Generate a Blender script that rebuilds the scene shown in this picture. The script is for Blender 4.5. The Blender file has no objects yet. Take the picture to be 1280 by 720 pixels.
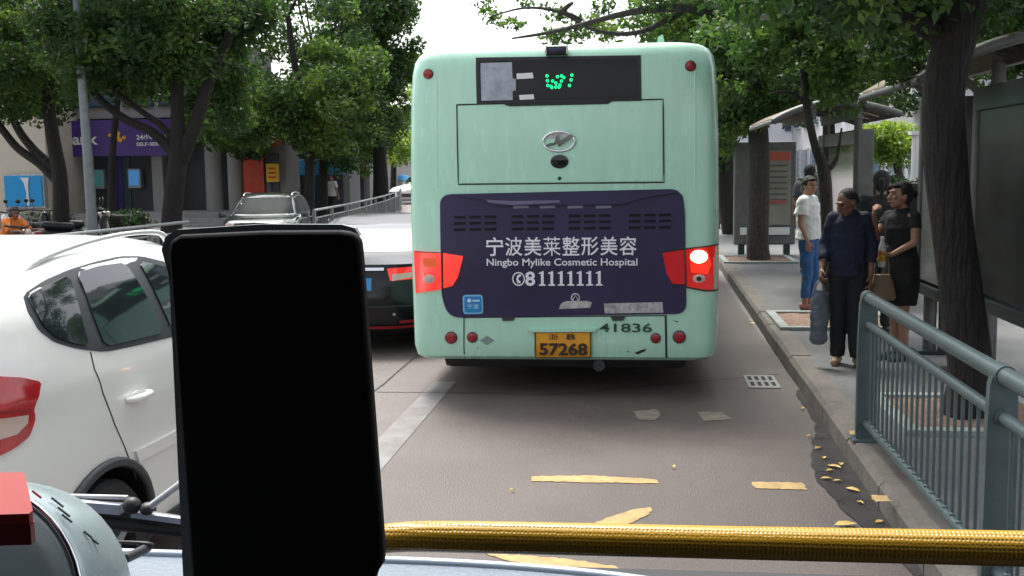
import bpy, bmesh, math, random
import numpy as np
from mathutils import Vector, Matrix
R=math.radians; PI=math.pi
S=bpy.context.scene; COL=S.collection

# ------------------------------------------------------------ camera, sky, sun, exposure
CAMZ=1.9; FPX=1350.0
cd=bpy.data.cameras.new('camera'); cam=bpy.data.objects.new('camera',cd); COL.objects.link(cam)
CM=(Matrix.Rotation(R(6.76),3,'Z')@Matrix.Rotation(R(90-6.34),3,'X')@Matrix.Rotation(R(-0.8),3,'Z'))
cam.matrix_world=Matrix.Translation((0,0,CAMZ))@CM.to_4x4()
cd.sensor_width=36; cd.lens=36*FPX/1280; cd.clip_start=0.05; cd.clip_end=2000
S.camera=cam
w=bpy.data.worlds.new('World'); S.world=w; w.use_nodes=True
nt=w.node_tree; bg=nt.nodes['Background']
sky=nt.nodes.new('ShaderNodeTexSky'); sky.sky_type='NISHITA'; sky.sun_disc=False
SUN_EL,SUN_AZ=62,-25            # azimuth clockwise from +Y
sky.sun_elevation=R(SUN_EL); sky.sun_rotation=R(SUN_AZ); sky.air_density=1.0; sky.dust_density=4.0; sky.ozone_density=1.0
hs=nt.nodes.new('ShaderNodeHueSaturation'); hs.inputs['Saturation'].default_value=0.3
nt.links.new(sky.outputs[0],hs.inputs['Color']); nt.links.new(hs.outputs[0],bg.inputs[0]); bg.inputs[1].default_value=0.13
sl=bpy.data.lights.new('sun','SUN'); sl.energy=1.5; sl.angle=R(20); sl.color=(1,.97,.92)
so=bpy.data.objects.new('sun',sl); COL.objects.link(so)
so.rotation_euler=(R(90-SUN_EL),0,R(180-SUN_AZ)); so.location=(0,0,30)
S.view_settings.view_transform='Standard'; S.view_settings.look='None'
S.view_settings.exposure=1.48; S.view_settings.gamma=1
S.cycles.max_bounces=8; S.cycles.transparent_max_bounces=8

# measuring helpers: where the line of sight through a photograph pixel meets a real plane
def ray(px,py): return CM@Vector(((px-640)/FPX,-(py-360)/FPX,-1))
def atY(px,py,Y):
    d=ray(px,py); return Vector((0,0,CAMZ))+d*(Y/d.y)
def atZ(px,py,z):
    d=ray(px,py); return Vector((0,0,CAMZ))+d*((z-CAMZ)/d.z)
def atX(px,py,X):
    d=ray(px,py); return Vector((0,0,CAMZ))+d*(X/d.x)

# ------------------------------------------------------------ materials
def mat(name,col,rough=.6,metal=0,var=0,scale=4,bump=0,bscale=None,coat=0,spec=.5,emit=None,es=1,col2=None,detail=6,obj=True,stretch=None,speck=0,speckscale=150):
    m=bpy.data.materials.new(name); m.use_nodes=True; n=m.node_tree; b=n.nodes['Principled BSDF']
    b.inputs['Base Color'].default_value=(*col,1); b.inputs['Roughness'].default_value=rough; b.inputs['Metallic'].default_value=metal
    b.inputs['Coat Weight'].default_value=coat; b.inputs['Coat Roughness'].default_value=.08; b.inputs['Specular IOR Level'].default_value=spec
    if emit: b.inputs['Emission Color'].default_value=(*emit,1); b.inputs['Emission Strength'].default_value=es
    if var or bump or col2:
        tc=n.nodes.new('ShaderNodeTexCoord'); out=tc.outputs['Object' if obj else 'Generated']
        if stretch:
            mp=n.nodes.new('ShaderNodeMapping'); mp.inputs['Scale'].default_value=stretch; n.links.new(out,mp.inputs[0]); out=mp.outputs[0]
        if var or col2:
            t=n.nodes.new('ShaderNodeTexNoise'); t.inputs['Scale'].default_value=scale; t.inputs['Detail'].default_value=detail; t.inputs['Roughness'].default_value=.65
            n.links.new(out,t.inputs['Vector'])
            r=n.nodes.new('ShaderNodeValToRGB'); r.color_ramp.elements[0].position=.32; r.color_ramp.elements[1].position=.68
            c2=col2 or tuple(min(1,c*(1+var)) for c in col); c1=col if col2 else tuple(c*(1-var) for c in col)
            r.color_ramp.elements[0].color=(*c1,1); r.color_ramp.elements[1].color=(*c2,1)
            n.links.new(t.outputs['Fac'],r.inputs[0]); n.links.new(r.outputs[0],b.inputs['Base Color'])
            if speck:
                t3=n.nodes.new('ShaderNodeTexNoise'); t3.inputs['Scale'].default_value=speckscale; t3.inputs['Detail'].default_value=3; n.links.new(tc.outputs['Object'],t3.inputs['Vector'])
                m3=n.nodes.new('ShaderNodeMapRange'); m3.inputs['From Min'].default_value=.3; m3.inputs['From Max'].default_value=.7; m3.inputs['To Min'].default_value=1-speck; m3.inputs['To Max'].default_value=1+speck; n.links.new(t3.outputs['Fac'],m3.inputs[0])
                t4=n.nodes.new('ShaderNodeTexNoise'); t4.inputs['Scale'].default_value=.35; t4.inputs['Detail'].default_value=8; t4.inputs['Roughness'].default_value=.75; n.links.new(tc.outputs['Object'],t4.inputs['Vector'])
                m4=n.nodes.new('ShaderNodeMapRange'); m4.inputs['From Min'].default_value=.3; m4.inputs['From Max'].default_value=.7; m4.inputs['To Min'].default_value=.86; m4.inputs['To Max'].default_value=1.12; n.links.new(t4.outputs['Fac'],m4.inputs[0])
                mm=n.nodes.new('ShaderNodeMath'); mm.operation='MULTIPLY'; n.links.new(m3.outputs[0],mm.inputs[0]); n.links.new(m4.outputs[0],mm.inputs[1])
                mx=n.nodes.new('ShaderNodeVectorMath'); mx.operation='SCALE'; n.links.new(r.outputs[0],mx.inputs[0]); n.links.new(mm.outputs[0],mx.inputs['Scale']); n.links.new(mx.outputs[0],b.inputs['Base Color'])
            if var:
                mr=n.nodes.new('ShaderNodeMapRange'); mr.inputs['To Min'].default_value=max(.02,rough*.8); mr.inputs['To Max'].default_value=min(1,rough*1.25)
                n.links.new(t.outputs['Fac'],mr.inputs[0]); n.links.new(mr.outputs[0],b.inputs['Roughness'])
        if bump:
            t2=n.nodes.new('ShaderNodeTexNoise'); t2.inputs['Scale'].default_value=bscale or scale*5; t2.inputs['Detail'].default_value=5
            n.links.new(out,t2.inputs['Vector'])
            bp=n.nodes.new('ShaderNodeBump'); bp.inputs['Strength'].default_value=bump; bp.inputs['Distance'].default_value=.02 if bump<1 else .06
            n.links.new(t2.outputs['Fac'],bp.inputs['Height']); n.links.new(bp.outputs[0],b.inputs['Normal'])
    return m
def leafmat(name,c1,c2,c3):
    m=bpy.data.materials.new(name); m.use_nodes=True; n=m.node_tree; b=n.nodes['Principled BSDF']
    b.inputs['Roughness'].default_value=.5
    g=n.nodes.new('ShaderNodeNewGeometry'); r=n.nodes.new('ShaderNodeValToRGB')
    e=r.color_ramp.elements; e[0].color=(*c1,1); e[1].color=(*c3,1); e[1].position=1; k=e.new(.55); k.color=(*c2,1)
    tc=n.nodes.new('ShaderNodeTexCoord'); t=n.nodes.new('ShaderNodeTexNoise'); t.inputs['Scale'].default_value=1.1; n.links.new(tc.outputs['Object'],t.inputs['Vector'])
    mx=n.nodes.new('ShaderNodeMath'); mx.operation='MULTIPLY_ADD'; mx.inputs[1].default_value=.45; n.links.new(g.outputs['Random Per Island'],mx.inputs[0])
    mm=n.nodes.new('ShaderNodeMapRange'); mm.inputs['From Min'].default_value=.35; mm.inputs['From Max'].default_value=.7; mm.inputs['To Max'].default_value=.6; n.links.new(t.outputs['Fac'],mm.inputs[0])
    n.links.new(mm.outputs[0],mx.inputs[2]); n.links.new(mx.outputs[0],r.inputs[0]); n.links.new(r.outputs[0],b.inputs['Base Color'])
    tr=n.nodes.new('ShaderNodeBsdfTranslucent'); ms=n.nodes.new('ShaderNodeMixShader'); ms.inputs[0].default_value=.45
    hs=n.nodes.new('ShaderNodeHueSaturation'); hs.inputs['Value'].default_value=1.5; hs.inputs['Saturation'].default_value=1.1; n.links.new(r.outputs[0],hs.inputs['Color']); n.links.new(hs.outputs[0],tr.inputs[0])
    n.links.new(b.outputs[0],ms.inputs[1]); n.links.new(tr.outputs[0],ms.inputs[2]); n.links.new(ms.outputs[0],n.nodes['Material Output'].inputs[0])
    return m
def glassy(name,col,alpha_mix=.5,rough=.05):
    m=bpy.data.materials.new(name); m.use_nodes=True; n=m.node_tree; b=n.nodes['Principled BSDF']
    b.inputs['Base Color'].default_value=(*col,1); b.inputs['Roughness'].default_value=rough
    t=n.nodes.new('ShaderNodeBsdfTransparent'); t.inputs[0].default_value=(.8,.86,.84,1); ms=n.nodes.new('ShaderNodeMixShader'); ms.inputs[0].default_value=alpha_mix
    n.links.new(t.outputs[0],ms.inputs[2]); n.links.new(b.outputs[0],ms.inputs[1]); n.links.new(ms.outputs[0],n.nodes['Material Output'].inputs[0]); return m
K={}
K['asphalt']=mat('road_asphalt',(.122,.101,.090),.55,var=.13,scale=1.1,bump=.35,bscale=90,speck=.22,speckscale=110)
K['ground']=mat('ground_paving',(.2,.195,.19),.8,var=.15,scale=.8)
K['pave']=mat('pavement_slab',(.11,.113,.112),.6,var=.2,scale=1.6,bump=.2,bscale=40,speck=.15)
K['kerb']=mat('kerb_stone',(.15,.135,.115),.8,var=.3,scale=3,bump=.4,bscale=40)
K['yellowpaint']=mat('yellow_road_paint',(.36,.25,.11),.7,col2=(.58,.40,.16),scale=12)
K['whitepaint']=mat('worn_white_paint',(.135,.116,.108),.7,col2=(.25,.245,.24),scale=2.6)
K['tanpaint']=mat('worn_tan_paint',(.17,.155,.145),.7,col2=(.33,.28,.2),scale=9)
K['wet']=mat('wet_stain',(.055,.05,.05),.28,var=.3,scale=5)
K['crack']=mat('dark_joint',(.03,.028,.028),.9)
K['mint']=mat('mint_bus_paint',(.45,.75,.585),.26,var=.05,scale=1.3,coat=.5,stretch=(5,5,1.0))
K['purple']=mat('purple_panel_print',(.020,.013,.060),.4,var=.3,scale=1.2,coat=.08)
K['black']=mat('black_plastic',(.012,.012,.013),.5)
K['blackgloss']=mat('black_gloss',(.008,.008,.01),.12)
K['seam']=mat('dark_seam',(.02,.03,.028),.8)
K['white']=mat('white_print',(.80,.80,.86),.5)
K['silver']=mat('silver_label',(.5,.5,.5),.35,metal=.3,var=.35,scale=14)
K['chrome']=mat('chrome',(.75,.76,.78),.12,metal=1)
K['redlens']=mat('red_lens',(.50,.012,.012),.12,coat=.8,emit=(.9,.03,.02),es=.2,col2=(.66,.03,.02),scale=14)
K['redlens_car']=mat('unlit_red_lens',(.36,.010,.012),.1,coat=1,col2=(.55,.02,.02),scale=18)
K['redglow']=mat('glowing_red_lens',(.55,.015,.012),.15,coat=.6,emit=(.9,.04,.03),es=.32,col2=(.68,.04,.03),scale=16)
K['redlens2']=mat('dark_red_reflector',(.3,.012,.02),.25,coat=.3)
K['brake']=mat('lit_brake_lamp',(1,.5,.3),.2,emit=(1,.55,.32),es=4)
K['lampglow']=mat('lit_lens_around_lamp',(.6,.02,.01),.2,emit=(.9,.015,.005),es=.7)
K['clearlens']=mat('clear_lamp_lens',(.6,.45,.38),.15,coat=.5)
K['plate']=mat('yellow_plate',(.8,.36,.03),.35,var=.06,scale=9)
K['ink']=mat('dark_ink',(.03,.015,.01),.5)
K['greenink']=mat('dark_green_lettering',(.02,.06,.045),.5)
K['bluesticker']=mat('blue_sticker',(.02,.22,.5),.35)
K['led']=mat('green_led',(.0,.5,.15),.3,emit=(.0,.62,.16),es=.8)
K['dispbg']=mat('display_dark_glass',(.012,.010,.011),.3,spec=.3)
K['palereflection']=mat('painted_reflection',(.34,.38,.44),.4,var=.25,scale=9)  # pale reflection in the display window, put into a colour
K['palewhite']=mat('pale_white',(.75,.75,.75),.5)  # plain white; also colours the painted reflection bits in the display
K['carwhite']=mat('white_car_paint',(.80,.81,.75),.3,coat=.7,var=.015,scale=2)
K['carblack']=mat('black_car_paint',(.006,.006,.008),.25,spec=.35,coat=.08)
K['cardark']=mat('dark_green_car_paint',(.03,.04,.04),.18,coat=.9)
K['carsilver']=mat('pale_car_paint',(.6,.62,.62),.25,coat=.8)
K['glass']=mat('car_glass',(.012,.018,.02),.04,spec=.7,coat=.3)
K['trim']=mat('grey_black_trim',(.035,.04,.045),.45)
K['tyre']=mat('tyre_rubber',(.015,.015,.015),.8)
K['rim']=mat('alloy_rim',(.4,.41,.42),.3,metal=.8)
K['steel']=mat('blue_grey_painted_steel',(.085,.118,.122),.38,metal=.25,var=.12,scale=12)
K['fence']=mat('grey_fence_metal',(.26,.28,.28),.5,metal=.3,var=.15,scale=6)
K['bark']=mat('dark_bark',(.018,.015,.013),.9,var=.5,scale=3,bump=1,bscale=7,stretch=(4,4,.7),speck=.35,speckscale=30)
K['bark2']=mat('grey_brown_bark',(.045,.037,.032),.9,var=.4,scale=3,bump=1,bscale=7,stretch=(4,4,.7),speck=.35,speckscale=30)
K['leafA']=leafmat('dark_leaves',(.013,.034,.011),(.04,.088,.022),(.15,.22,.05))
K['leafB']=leafmat('fresh_leaves',(.020,.046,.012),(.058,.115,.024),(.20,.28,.06))
K['leafY']=leafmat('yellow_green_leaves',(.07,.13,.02),(.2,.30,.05),(.38,.45,.1))
K['leafD']=leafmat('hedge_leaves',(.008,.022,.008),(.02,.045,.014),(.04,.08,.025))

# ------------------------------------------------------------ mesh builder
def link(o,parent=None):
    COL.objects.link(o)
    if parent is not None: o.parent=parent; 
    return o
def place_world(o,parent):
    if parent is not None:
        o.parent=parent; m=Matrix.Identity(4)
        chain=[]; p=parent
        while p is not None: chain.append(p); p=p.parent
        for p in reversed(chain): m=m@p.matrix_parent_inverse@p.matrix_basis
        o.matrix_parent_inverse=m.inverted()
class MB:
    def __init__(s): s.v=[]; s.f=[]
    def add(s,vs,fs,M=None):
        k=len(s.v)
        s.v+= [tuple(M@Vector(p)) if M is not None else tuple(p) for p in vs]; s.f+=[tuple(i+k for i in f) for f in fs]; return s
    def box(s,c,d,rot=None,bev=0,taper=1):
        x,y,z=[q/2 for q in d]; M=Matrix.Translation(Vector(c))@(rot.to_4x4() if rot is not None else Matrix.Identity(4))
        if bev:
            b=bmesh.new(); bmesh.ops.create_cube(b,size=1); 
            for v in b.verts: v.co=Vector((v.co.x*2*x,v.co.y*2*y,v.co.z*2*z))
            bmesh.ops.bevel(b,geom=b.edges[:],offset=bev,segments=2,affect='EDGES',profile=.6)
            b.verts.index_update(); s.add([v.co for v in b.verts],[[v.index for v in f.verts] for f in b.faces],M); b.free(); return s
        t=taper
        vs=[(-x,-y,-z),(x,-y,-z),(x,y,-z),(-x,y,-z),(-x*t,-y*t,z),(x*t,-y*t,z),(x*t,y*t,z),(-x*t,y*t,z)]
        return s.add(vs,[(3,2,1,0),(4,5,6,7),(0,1,5,4),(1,2,6,5),(2,3,7,6),(3,0,4,7)],M)
    def tube(s,path,rad,n=10,smooth=0,cap=True,flat=None):
        P=[Vector(p) for p in path]; Rr=list(rad) if hasattr(rad,'__len__') else [rad]*len(P)
        if smooth:
            Q=[];q=[]
            for i in range(len(P)-1):
                p0=P[max(i-1,0)];p1=P[i];p2=P[i+1];p3=P[min(i+2,len(P)-1)]
                for k in range(smooth):
                    t=k/smooth; Q.append(.5*((2*p1)+(p2-p0)*t+(2*p0-5*p1+4*p2-p3)*t*t+(3*p1-p0-3*p2+p3)*t**3)); q.append(Rr[i]*(1-t)+Rr[i+1]*t)
            Q.append(P[-1]);q.append(Rr[-1]);P,Rr=Q,q
        vs=[];fs=[];up=None
        for i,p in enumerate(P):
            d=(P[min(i+1,len(P)-1)]-P[max(i-1,0)]).normalized()
            if up is None:
                a=Vector((0,0,1)) if abs(d.z)<.9 else Vector((1,0,0)); up=(a-d*a.dot(d)).normalized()
            else: up=(up-d*up.dot(d)).normalized()
            sd=d.cross(up)
            for k in range(n):
                a=2*PI*k/n; vs.append(p+(sd*math.cos(a)+up*math.sin(a)*(flat or 1))*Rr[i])
            if i:
                b=i*n
                for k in range(n): fs.append((b-n+k,b-n+(k+1)%n,b+(k+1)%n,b+k))
        if cap: fs.append(tuple(reversed(range(n)))); fs.append(tuple(range((len(P)-1)*n,len(P)*n)))
        return s.add(vs,fs)
    def ball(s,c,r,nu=14,nv=9,rot=None):
        r=(r,r,r) if not hasattr(r,'__len__') else r
        vs=[(0,0,-r[2])];fs=[]
        for j in range(1,nv):
            t=PI*j/nv-PI/2
            for i in range(nu): a=2*PI*i/nu; vs.append((r[0]*math.cos(t)*math.cos(a),r[1]*math.cos(t)*math.sin(a),r[2]*math.sin(t)))
        vs.append((0,0,r[2])); L=len(vs)-1
        for i in range(nu):
            fs.append((0,1+(i+1)%nu,1+i)); fs.append((L,L-nu+i,L-nu+(i+1)%nu))
            for j in range(nv-2):
                a=1+j*nu; fs.append((a+i,a+(i+1)%nu,a+nu+(i+1)%nu,a+nu+i))
        return s.add(vs,fs,Matrix.Translation(Vector(c))@(rot.to_4x4() if rot is not None else Matrix.Identity(4)))
    def loft(s,rings,n=16,cap=True):   # rings: (centre, rx, ry, [axis pair])
        vs=[];fs=[]
        for i,(c,rx,ry) in enumerate(rings):
            for k in range(n):
                a=2*PI*k/n; vs.append((c[0]+rx*math.cos(a),c[1]+ry*math.sin(a),c[2]))
            if i:
                b=i*n
                for k in range(n): fs.append((b-n+k,b-n+(k+1)%n,b+(k+1)%n,b+k))
        if cap: fs.append(tuple(reversed(range(n)))); fs.append(tuple(range((len(rings)-1)*n,len(rings)*n)))
        return s.add(vs,fs)
    def prism(s,poly,fn,d0,d1):  # poly 2d -> fn(u,v,d)
        n=len(poly); vs=[fn(u,v,d0) for u,v in poly]+[fn(u,v,d1) for u,v in poly]
        return s.add(vs,[tuple(range(n)),tuple(reversed(range(n,2*n)))]+[(i,i+n,(i+1)%n+n,(i+1)%n) for i in range(n)])
    def disc(s,c,nrm,r,th,n=20,ry=None):
        nrm=Vector(nrm).normalized(); q=nrm.to_track_quat('Z','Y').to_matrix().to_4x4(); q.translation=Vector(c); ry=ry or r
        vs=[];
        for z,k in ((0,1),(th*.7,1),(th,.85)):
            vs+=[(r*k*math.cos(2*PI*i/n),ry*k*math.sin(2*PI*i/n),z) for i in range(n)]
        fs=[tuple(reversed(range(n))),tuple(range(2*n,3*n))]
        for b in (0,n): fs+=[(b+i,b+(i+1)%n,b+n+(i+1)%n,b+n+i) for i in range(n)]
        return s.add(vs,fs,q)
    def mesh(s,name,m,smooth=None):
        me=bpy.data.meshes.new(name); me.from_pydata(s.v,[],s.f); me.materials.append(m)
        bm=bmesh.new(); bm.from_mesh(me); bmesh.ops.recalc_face_normals(bm,faces=bm.faces); bm.to_mesh(me); bm.free()
        if smooth: me.shade_smooth(); me.set_sharp_from_angle(angle=R(smooth))
        return me
    def build(s,name,m,parent=None,smooth=None,local=False):
        o=bpy.data.objects.new(name,s.mesh(name,m,smooth)); COL.objects.link(o)
        if parent is not None:
            if local: o.parent=parent
            else: place_world(o,parent)
        return o
def tag(o,label,cat,group=None):
    o['label']=label; o['category']=cat
    if group: o['group']=group
    return o
def struct(o): o['kind']='structure'; return o
def thing(name,label,cat,loc=(0,0,0),rz=0,group=None):
    o=bpy.data.objects.new(name,None); COL.objects.link(o); o.location=loc; o.rotation_euler=(0,0,rz); o.empty_display_size=.1
    return tag(o,label,cat,group)
def copy_tree(o,parent=None):
    c=o.copy(); COL.objects.link(c)
    if parent is not None: c.parent=parent
    for ch in o.children: copy_tree(ch,c)
    return c
def bake(o):   # apply modifiers
    dg=bpy.context.evaluated_depsgraph_get(); e=o.evaluated_get(dg); me=bpy.data.meshes.new_from_object(e); o.modifiers.clear(); o.data=me; return o
def text_mesh(s,h,m,bold=0,shear=0,space=1.0,width=None,ext=.0015,name='lettering'):
    c=bpy.data.curves.new(name,'FONT'); c.body=s; c.size=1; c.offset=bold; c.shear=shear; c.space_character=space; c.resolution_u=3; c.extrude=0
    o=bpy.data.objects.new('tmp',c); COL.objects.link(o); dg=bpy.context.evaluated_depsgraph_get(); dg.update()
    me=bpy.data.meshes.new_from_object(o.evaluated_get(dg)); bpy.data.objects.remove(o)
    co=np.array([v.co[:] for v in me.vertices]); 
    if len(co)==0: return me
    lo=co.min(0);hi=co.max(0); k=h/(hi[1]-lo[1]); kx=(width/(hi[0]-lo[0])) if width else k
    for v in me.vertices: v.co=((v.co.x-(lo[0]+hi[0])/2)*kx,0,(v.co.y-(lo[1]+hi[1])/2)*k)
    me.materials.clear(); me.materials.append(m); return me
def text(name,s,c,h,m,parent=None,rz=0,**kw):
    me=text_mesh(s,h,m,name=name,**kw); o=bpy.data.objects.new(name,me); COL.objects.link(o); o.location=c; o.rotation_euler=(0,0,rz)
    if parent is not None: place_world(o,parent)
    return o
def rrect(x0,y0,x1,y1,r,n=5):
    P=[]
    for cx,cy,a in ((x1-r,y1-r,0),(x0+r,y1-r,90),(x0+r,y0+r,180),(x1-r,y0+r,270)):
        for i in range(n+1): t=R(a+90*i/n); P.append((cx+r*math.cos(t),cy+r*math.sin(t)))
    return P

# ------------------------------------------------------------ ground, road, pavement
def sheet(name,poly,z,m,th=0):
    b=MB(); n=len(poly)
    if th: b.prism(poly,lambda u,v,d:(u,v,d),z-th,z)
    else: b.add([(x,y,z) for x,y in poly],[tuple(range(n))])
    return struct(b.build(name,m))
sheet('ground',[(-400,-60),(400,-60),(400,900),(-400,900)],-.02,K['ground'])
sheet('road',[(-13.0,-8),(1.35,-8),(1.35,20),(1.3,45),(0,70),(-6,110),(-40,160),(-52,160),(-20,110),(-15,70),(-13,45),(-13,20)],0,K['asphalt'])
sheet('pavement',[(1.30,-8),(9,-8),(9,70),(1.48,70),(1.55,20),(1.5,9)],.15,K['pave'],th=.17)
sheet('far_pavement',[(-13.2,-8),(-13.2,44),(-15.3,70),(-20.3,110),(-60,110),(-60,-8)],.13,K['ground'],th=.15)
kx=lambda y: 1.24+.012*min(y,20)-.0
kroot=thing('kerb','grey-brown stone kerb running between road and pavement','kerb'); del kroot['category']; del kroot['label']; struct(kroot)
random.seed(3)
for i in range(30):
    y=-1+i*1.0; j=random.uniform(-.004,.004)
    a,b_=kx(y)+j,kx(y+1)+j; h=.158+random.uniform(-.004,.006)
    vs=[]
    for yy,xx in ((y+.006,a),(y+.994,b_)):
        vs+=[(xx,yy,-.03),(xx,yy,h-.035),(xx+.03,yy,h),(xx+.2,yy,h),(xx+.2,yy,-.03)]
    fs=[(0,1,2,3,4),(9,8,7,6,5)]+[(k,k+5,(k+1)%5+5,(k+1)%5) for k in range(5)]
    MB().add(vs,fs).build('kerb_stone',K['kerb'],kroot,smooth=25)
# painted markings and joints
def mark(pts,m=K['yellowpaint'],z=.004,name='road_marking'):
    P=[Vector(atZ(px,py,z)[:2]) for px,py in pts]; r=random.Random(int(pts[0][0])); Q=[]
    for a,c in zip(P,P[1:]+P[:1]):
        n=max(1,int((c-a).length/.022)); Q+=[tuple(a.lerp(c,i/n)+Vector((r.uniform(-.009,.009),r.uniform(-.009,.009)))) for i in range(n)]
    return sheet(name,Q,z,m)
mark([(665,595),(741,594),(820,599),(822,604),(742,603),(664,601)])
mark([(940,602),(1004,603),(1009,612),(943,610)])
mark([(738,655),(762,646),(790,637),(812,634),(814,642),(796,650),(776,660),(738,660)])
mark([(600,690),(660,694),(720,700),(770,708),(800,722),(740,722),(700,712),(640,702)])
mark([(792,514),(822,511),(826,518),(818,525),(798,525)],K['tanpaint'])
mark([(872,515),(902,515),(916,524),(880,526)],K['tanpaint'],name='road_marking')
sheet('road_marking',[(-1.86,3.6),(-1.63,3.6),(-1.63,9.4),(-1.83,9.4)],.004,K['whitepaint'])
def crack(P,wd=.018,z=.004):
    L=[];Q=[]
    for i,(x,y) in enumerate(P):
        a=P[max(i-1,0)];b=P[min(i+1,len(P)-1)]; d=Vector((b[0]-a[0],b[1]-a[1])).normalized(); L.append((x-d.y*wd/2,y+d.x*wd/2)); Q.append((x+d.y*wd/2,y-d.x*wd/2))
    n=len(P); vs=[(x,y,z) for x,y in L+Q]
    struct(MB().add(vs,[(i,i+1,n+i+1,n+i) for i in range(n-1)]).build('road_joint',K['crack']))
def cr(a,b,n,seed,j=.02):
    r=random.Random(seed); return [(a[0]+(b[0]-a[0])*i/n+r.uniform(-j,j),a[1]+(b[1]-a[1])*i/n+r.uniform(-j,j)) for i in range(n+1)]
crack(cr((-2.27,3),(-2.22,30),60,1,.018)); crack(cr((-2.25,8.93),(-1.5,8.93),8,2,.008),.014); crack(cr((-1.6,5.0),(-1.62,4.2),4,2),.01)
crack(cr((-.7,8.9),(1.28,9.9),14,7,.012),.012); crack(cr((-1.5,8.93),(-.7,8.9),8,4,.01),.010)
# kerb-top paint patches and gutter stain
mark([(1088,619),(1108,619),(1115,626),(1093,627)],z=.172); mark([(1060,538),(1074,538),(1078,543),(1063,543)],z=.172)
rr=random.Random(5); L=[];
for y in np.arange(4.2,9.2,.12):
    tt=(y-4.2)/5; wdt=.2*math.sin(PI*min(1,max(0,(y-5.2)/2.7)))+.045+rr.uniform(-.012,.018); L.append((kx(y)-wdt,y))
sheet('wet_gutter',L+[(kx(9.2),9.2),(kx(4.2),4.2)],.008,K['wet'])
# drain grate let into the road
g=thing('drain_grate','pale metal drain grate with eight dark slots beside the kerb','drain grate',(1.06,9.5,0))
b=MB(); x0,x1,y0,y1=.93,1.2,9.25,9.8
b.box(((x0+x1)/2,(y0+y1)/2,.006),(x1-x0,y1-y0,.008),bev=.003); b.build('frame',mat('grate_iron',(.32,.32,.31),.5,metal=.4,var=.2,scale=12),g)
for i in range(4):
    for j in range(2): MB().box((x0+.045+i*.06,y0+.15+j*.25,.0115),(.032,.16,.002)).build('slot',K['crack'],g)
# fallen leaves
leafm=mat('fallen_leaf_yellow',(.55,.34,.05),.6,col2=(.75,.6,.2),scale=8)
for i,(px,py,s) in enumerate([(1023,560,1),(1043,583,1.5),(1051,580,1),(1033,598,1.1),(1047,601,.9),(1066,612,1.5),(1057,655,2.0),(1100,652,1),(1012,545,.8),(1030,572,.8),(940,404,1.6),(938,400,1),(1003,510,.8),(1038,588,.9),(1075,628,.8),(1018,505,.7),(640,612,.6),(842,583,.7),(1045,425,1.1)]):
    z=.016 if px!=1045 else .16
    p=atZ(px,py,z); r=random.Random(i); a=r.uniform(0,6.3); L=.033*s
    pts=[(0,L,.0),(L*.5,L*.3,.008),(L*.42,-L*.4,.006),(0,-L,.0),(-L*.42,-L*.4,.010),(-L*.5,L*.3,.006),(0,0,.001)]
    b=MB().add(pts,[(0,6,1),(1,6,2),(2,6,3),(3,6,4),(4,6,5),(5,6,0)]); o=b.build('fallen_leaf',leafm); o.location=p; o.rotation_euler=(0,0,a)
    tag(o,'small yellow fallen leaf lying in the road by the kerb' if z<.1 else 'yellow fallen leaf on the pavement near the tree pit','leaf','fallen yellow leaves')

# ------------------------------------------------------------ pedestrian railing on the kerb
def railing(y0,y1,label,first_post=True):
    t=thing('pedestrian_railing',label,'railing',(1.42,y0,.15),group='railing sections along the kerb'); X=1.42
    for z,r,nm in ((1.065,.037,'handrail'),(.90,.026,'middle_rail'),(.27,.026,'bottom_rail')):
        MB().tube([(X,y0-.02,z),(X,y1+.02,z)],r,14).build(nm,K['steel'],t,smooth=40)
    nb=int((y1-y0-.15)/.105); bar=MB().tube([(0,0,.27),(0,0,.90)],.0085,8).mesh('bar',K['steel'],40); cl=MB().ball((0,0,.297),(.016,.016,.013),8,6).mesh('bar_foot',K['steel'],50)
    for i in range(nb):
        y=y0+.13+i*(y1-y0-.22)/(nb-1)
        o=bpy.data.objects.new('bar',bar); COL.objects.link(o); o.location=(X,y,0); place_world(o,t)
        c=bpy.data.objects.new('bar_foot',cl); COL.objects.link(c); c.parent=o
    return t
def post(y,label):
    X=1.42; b=MB(); pr=[(X-.062,.13),(X+.062,.13),(X+.06,.80),(X+.052,1.06),(X+.03,1.085),(X-.035,1.085),(X-.052,1.03),(X-.06,.8)]
    b.prism(pr,lambda u,v,d:(u,d,v),y-.022,y+.022)
    t=thing('railing_post',label,'post',(X,y,.15),group='railing posts along the kerb'); b.build('post_plate',K['steel'],t,smooth=30)
    for z,r in ((1.065,.043),(.9,.032)): MB().tube([(X,y-.045,z),(X,y+.045,z)],r,14).build('collar',K['steel'],t,smooth=40)
    MB().box((X,y,.162),(.17,.13,.02),bev=.005).build('base_plate',K['steel'],t)
railing(4.42,6.86,'blue-grey railing section between the two visible posts beside the kerb')
railing(1.9,4.34,'nearest blue-grey railing section at the lower right edge')
post(6.9,'far end post of the blue-grey railing, behind the couple feet'.replace('behind the couple feet','closest to the waiting people'))
post(4.38,'near flat grey post joining the two railing sections'); post(1.85,'railing post nearest the camera, mostly below the view')

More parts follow.
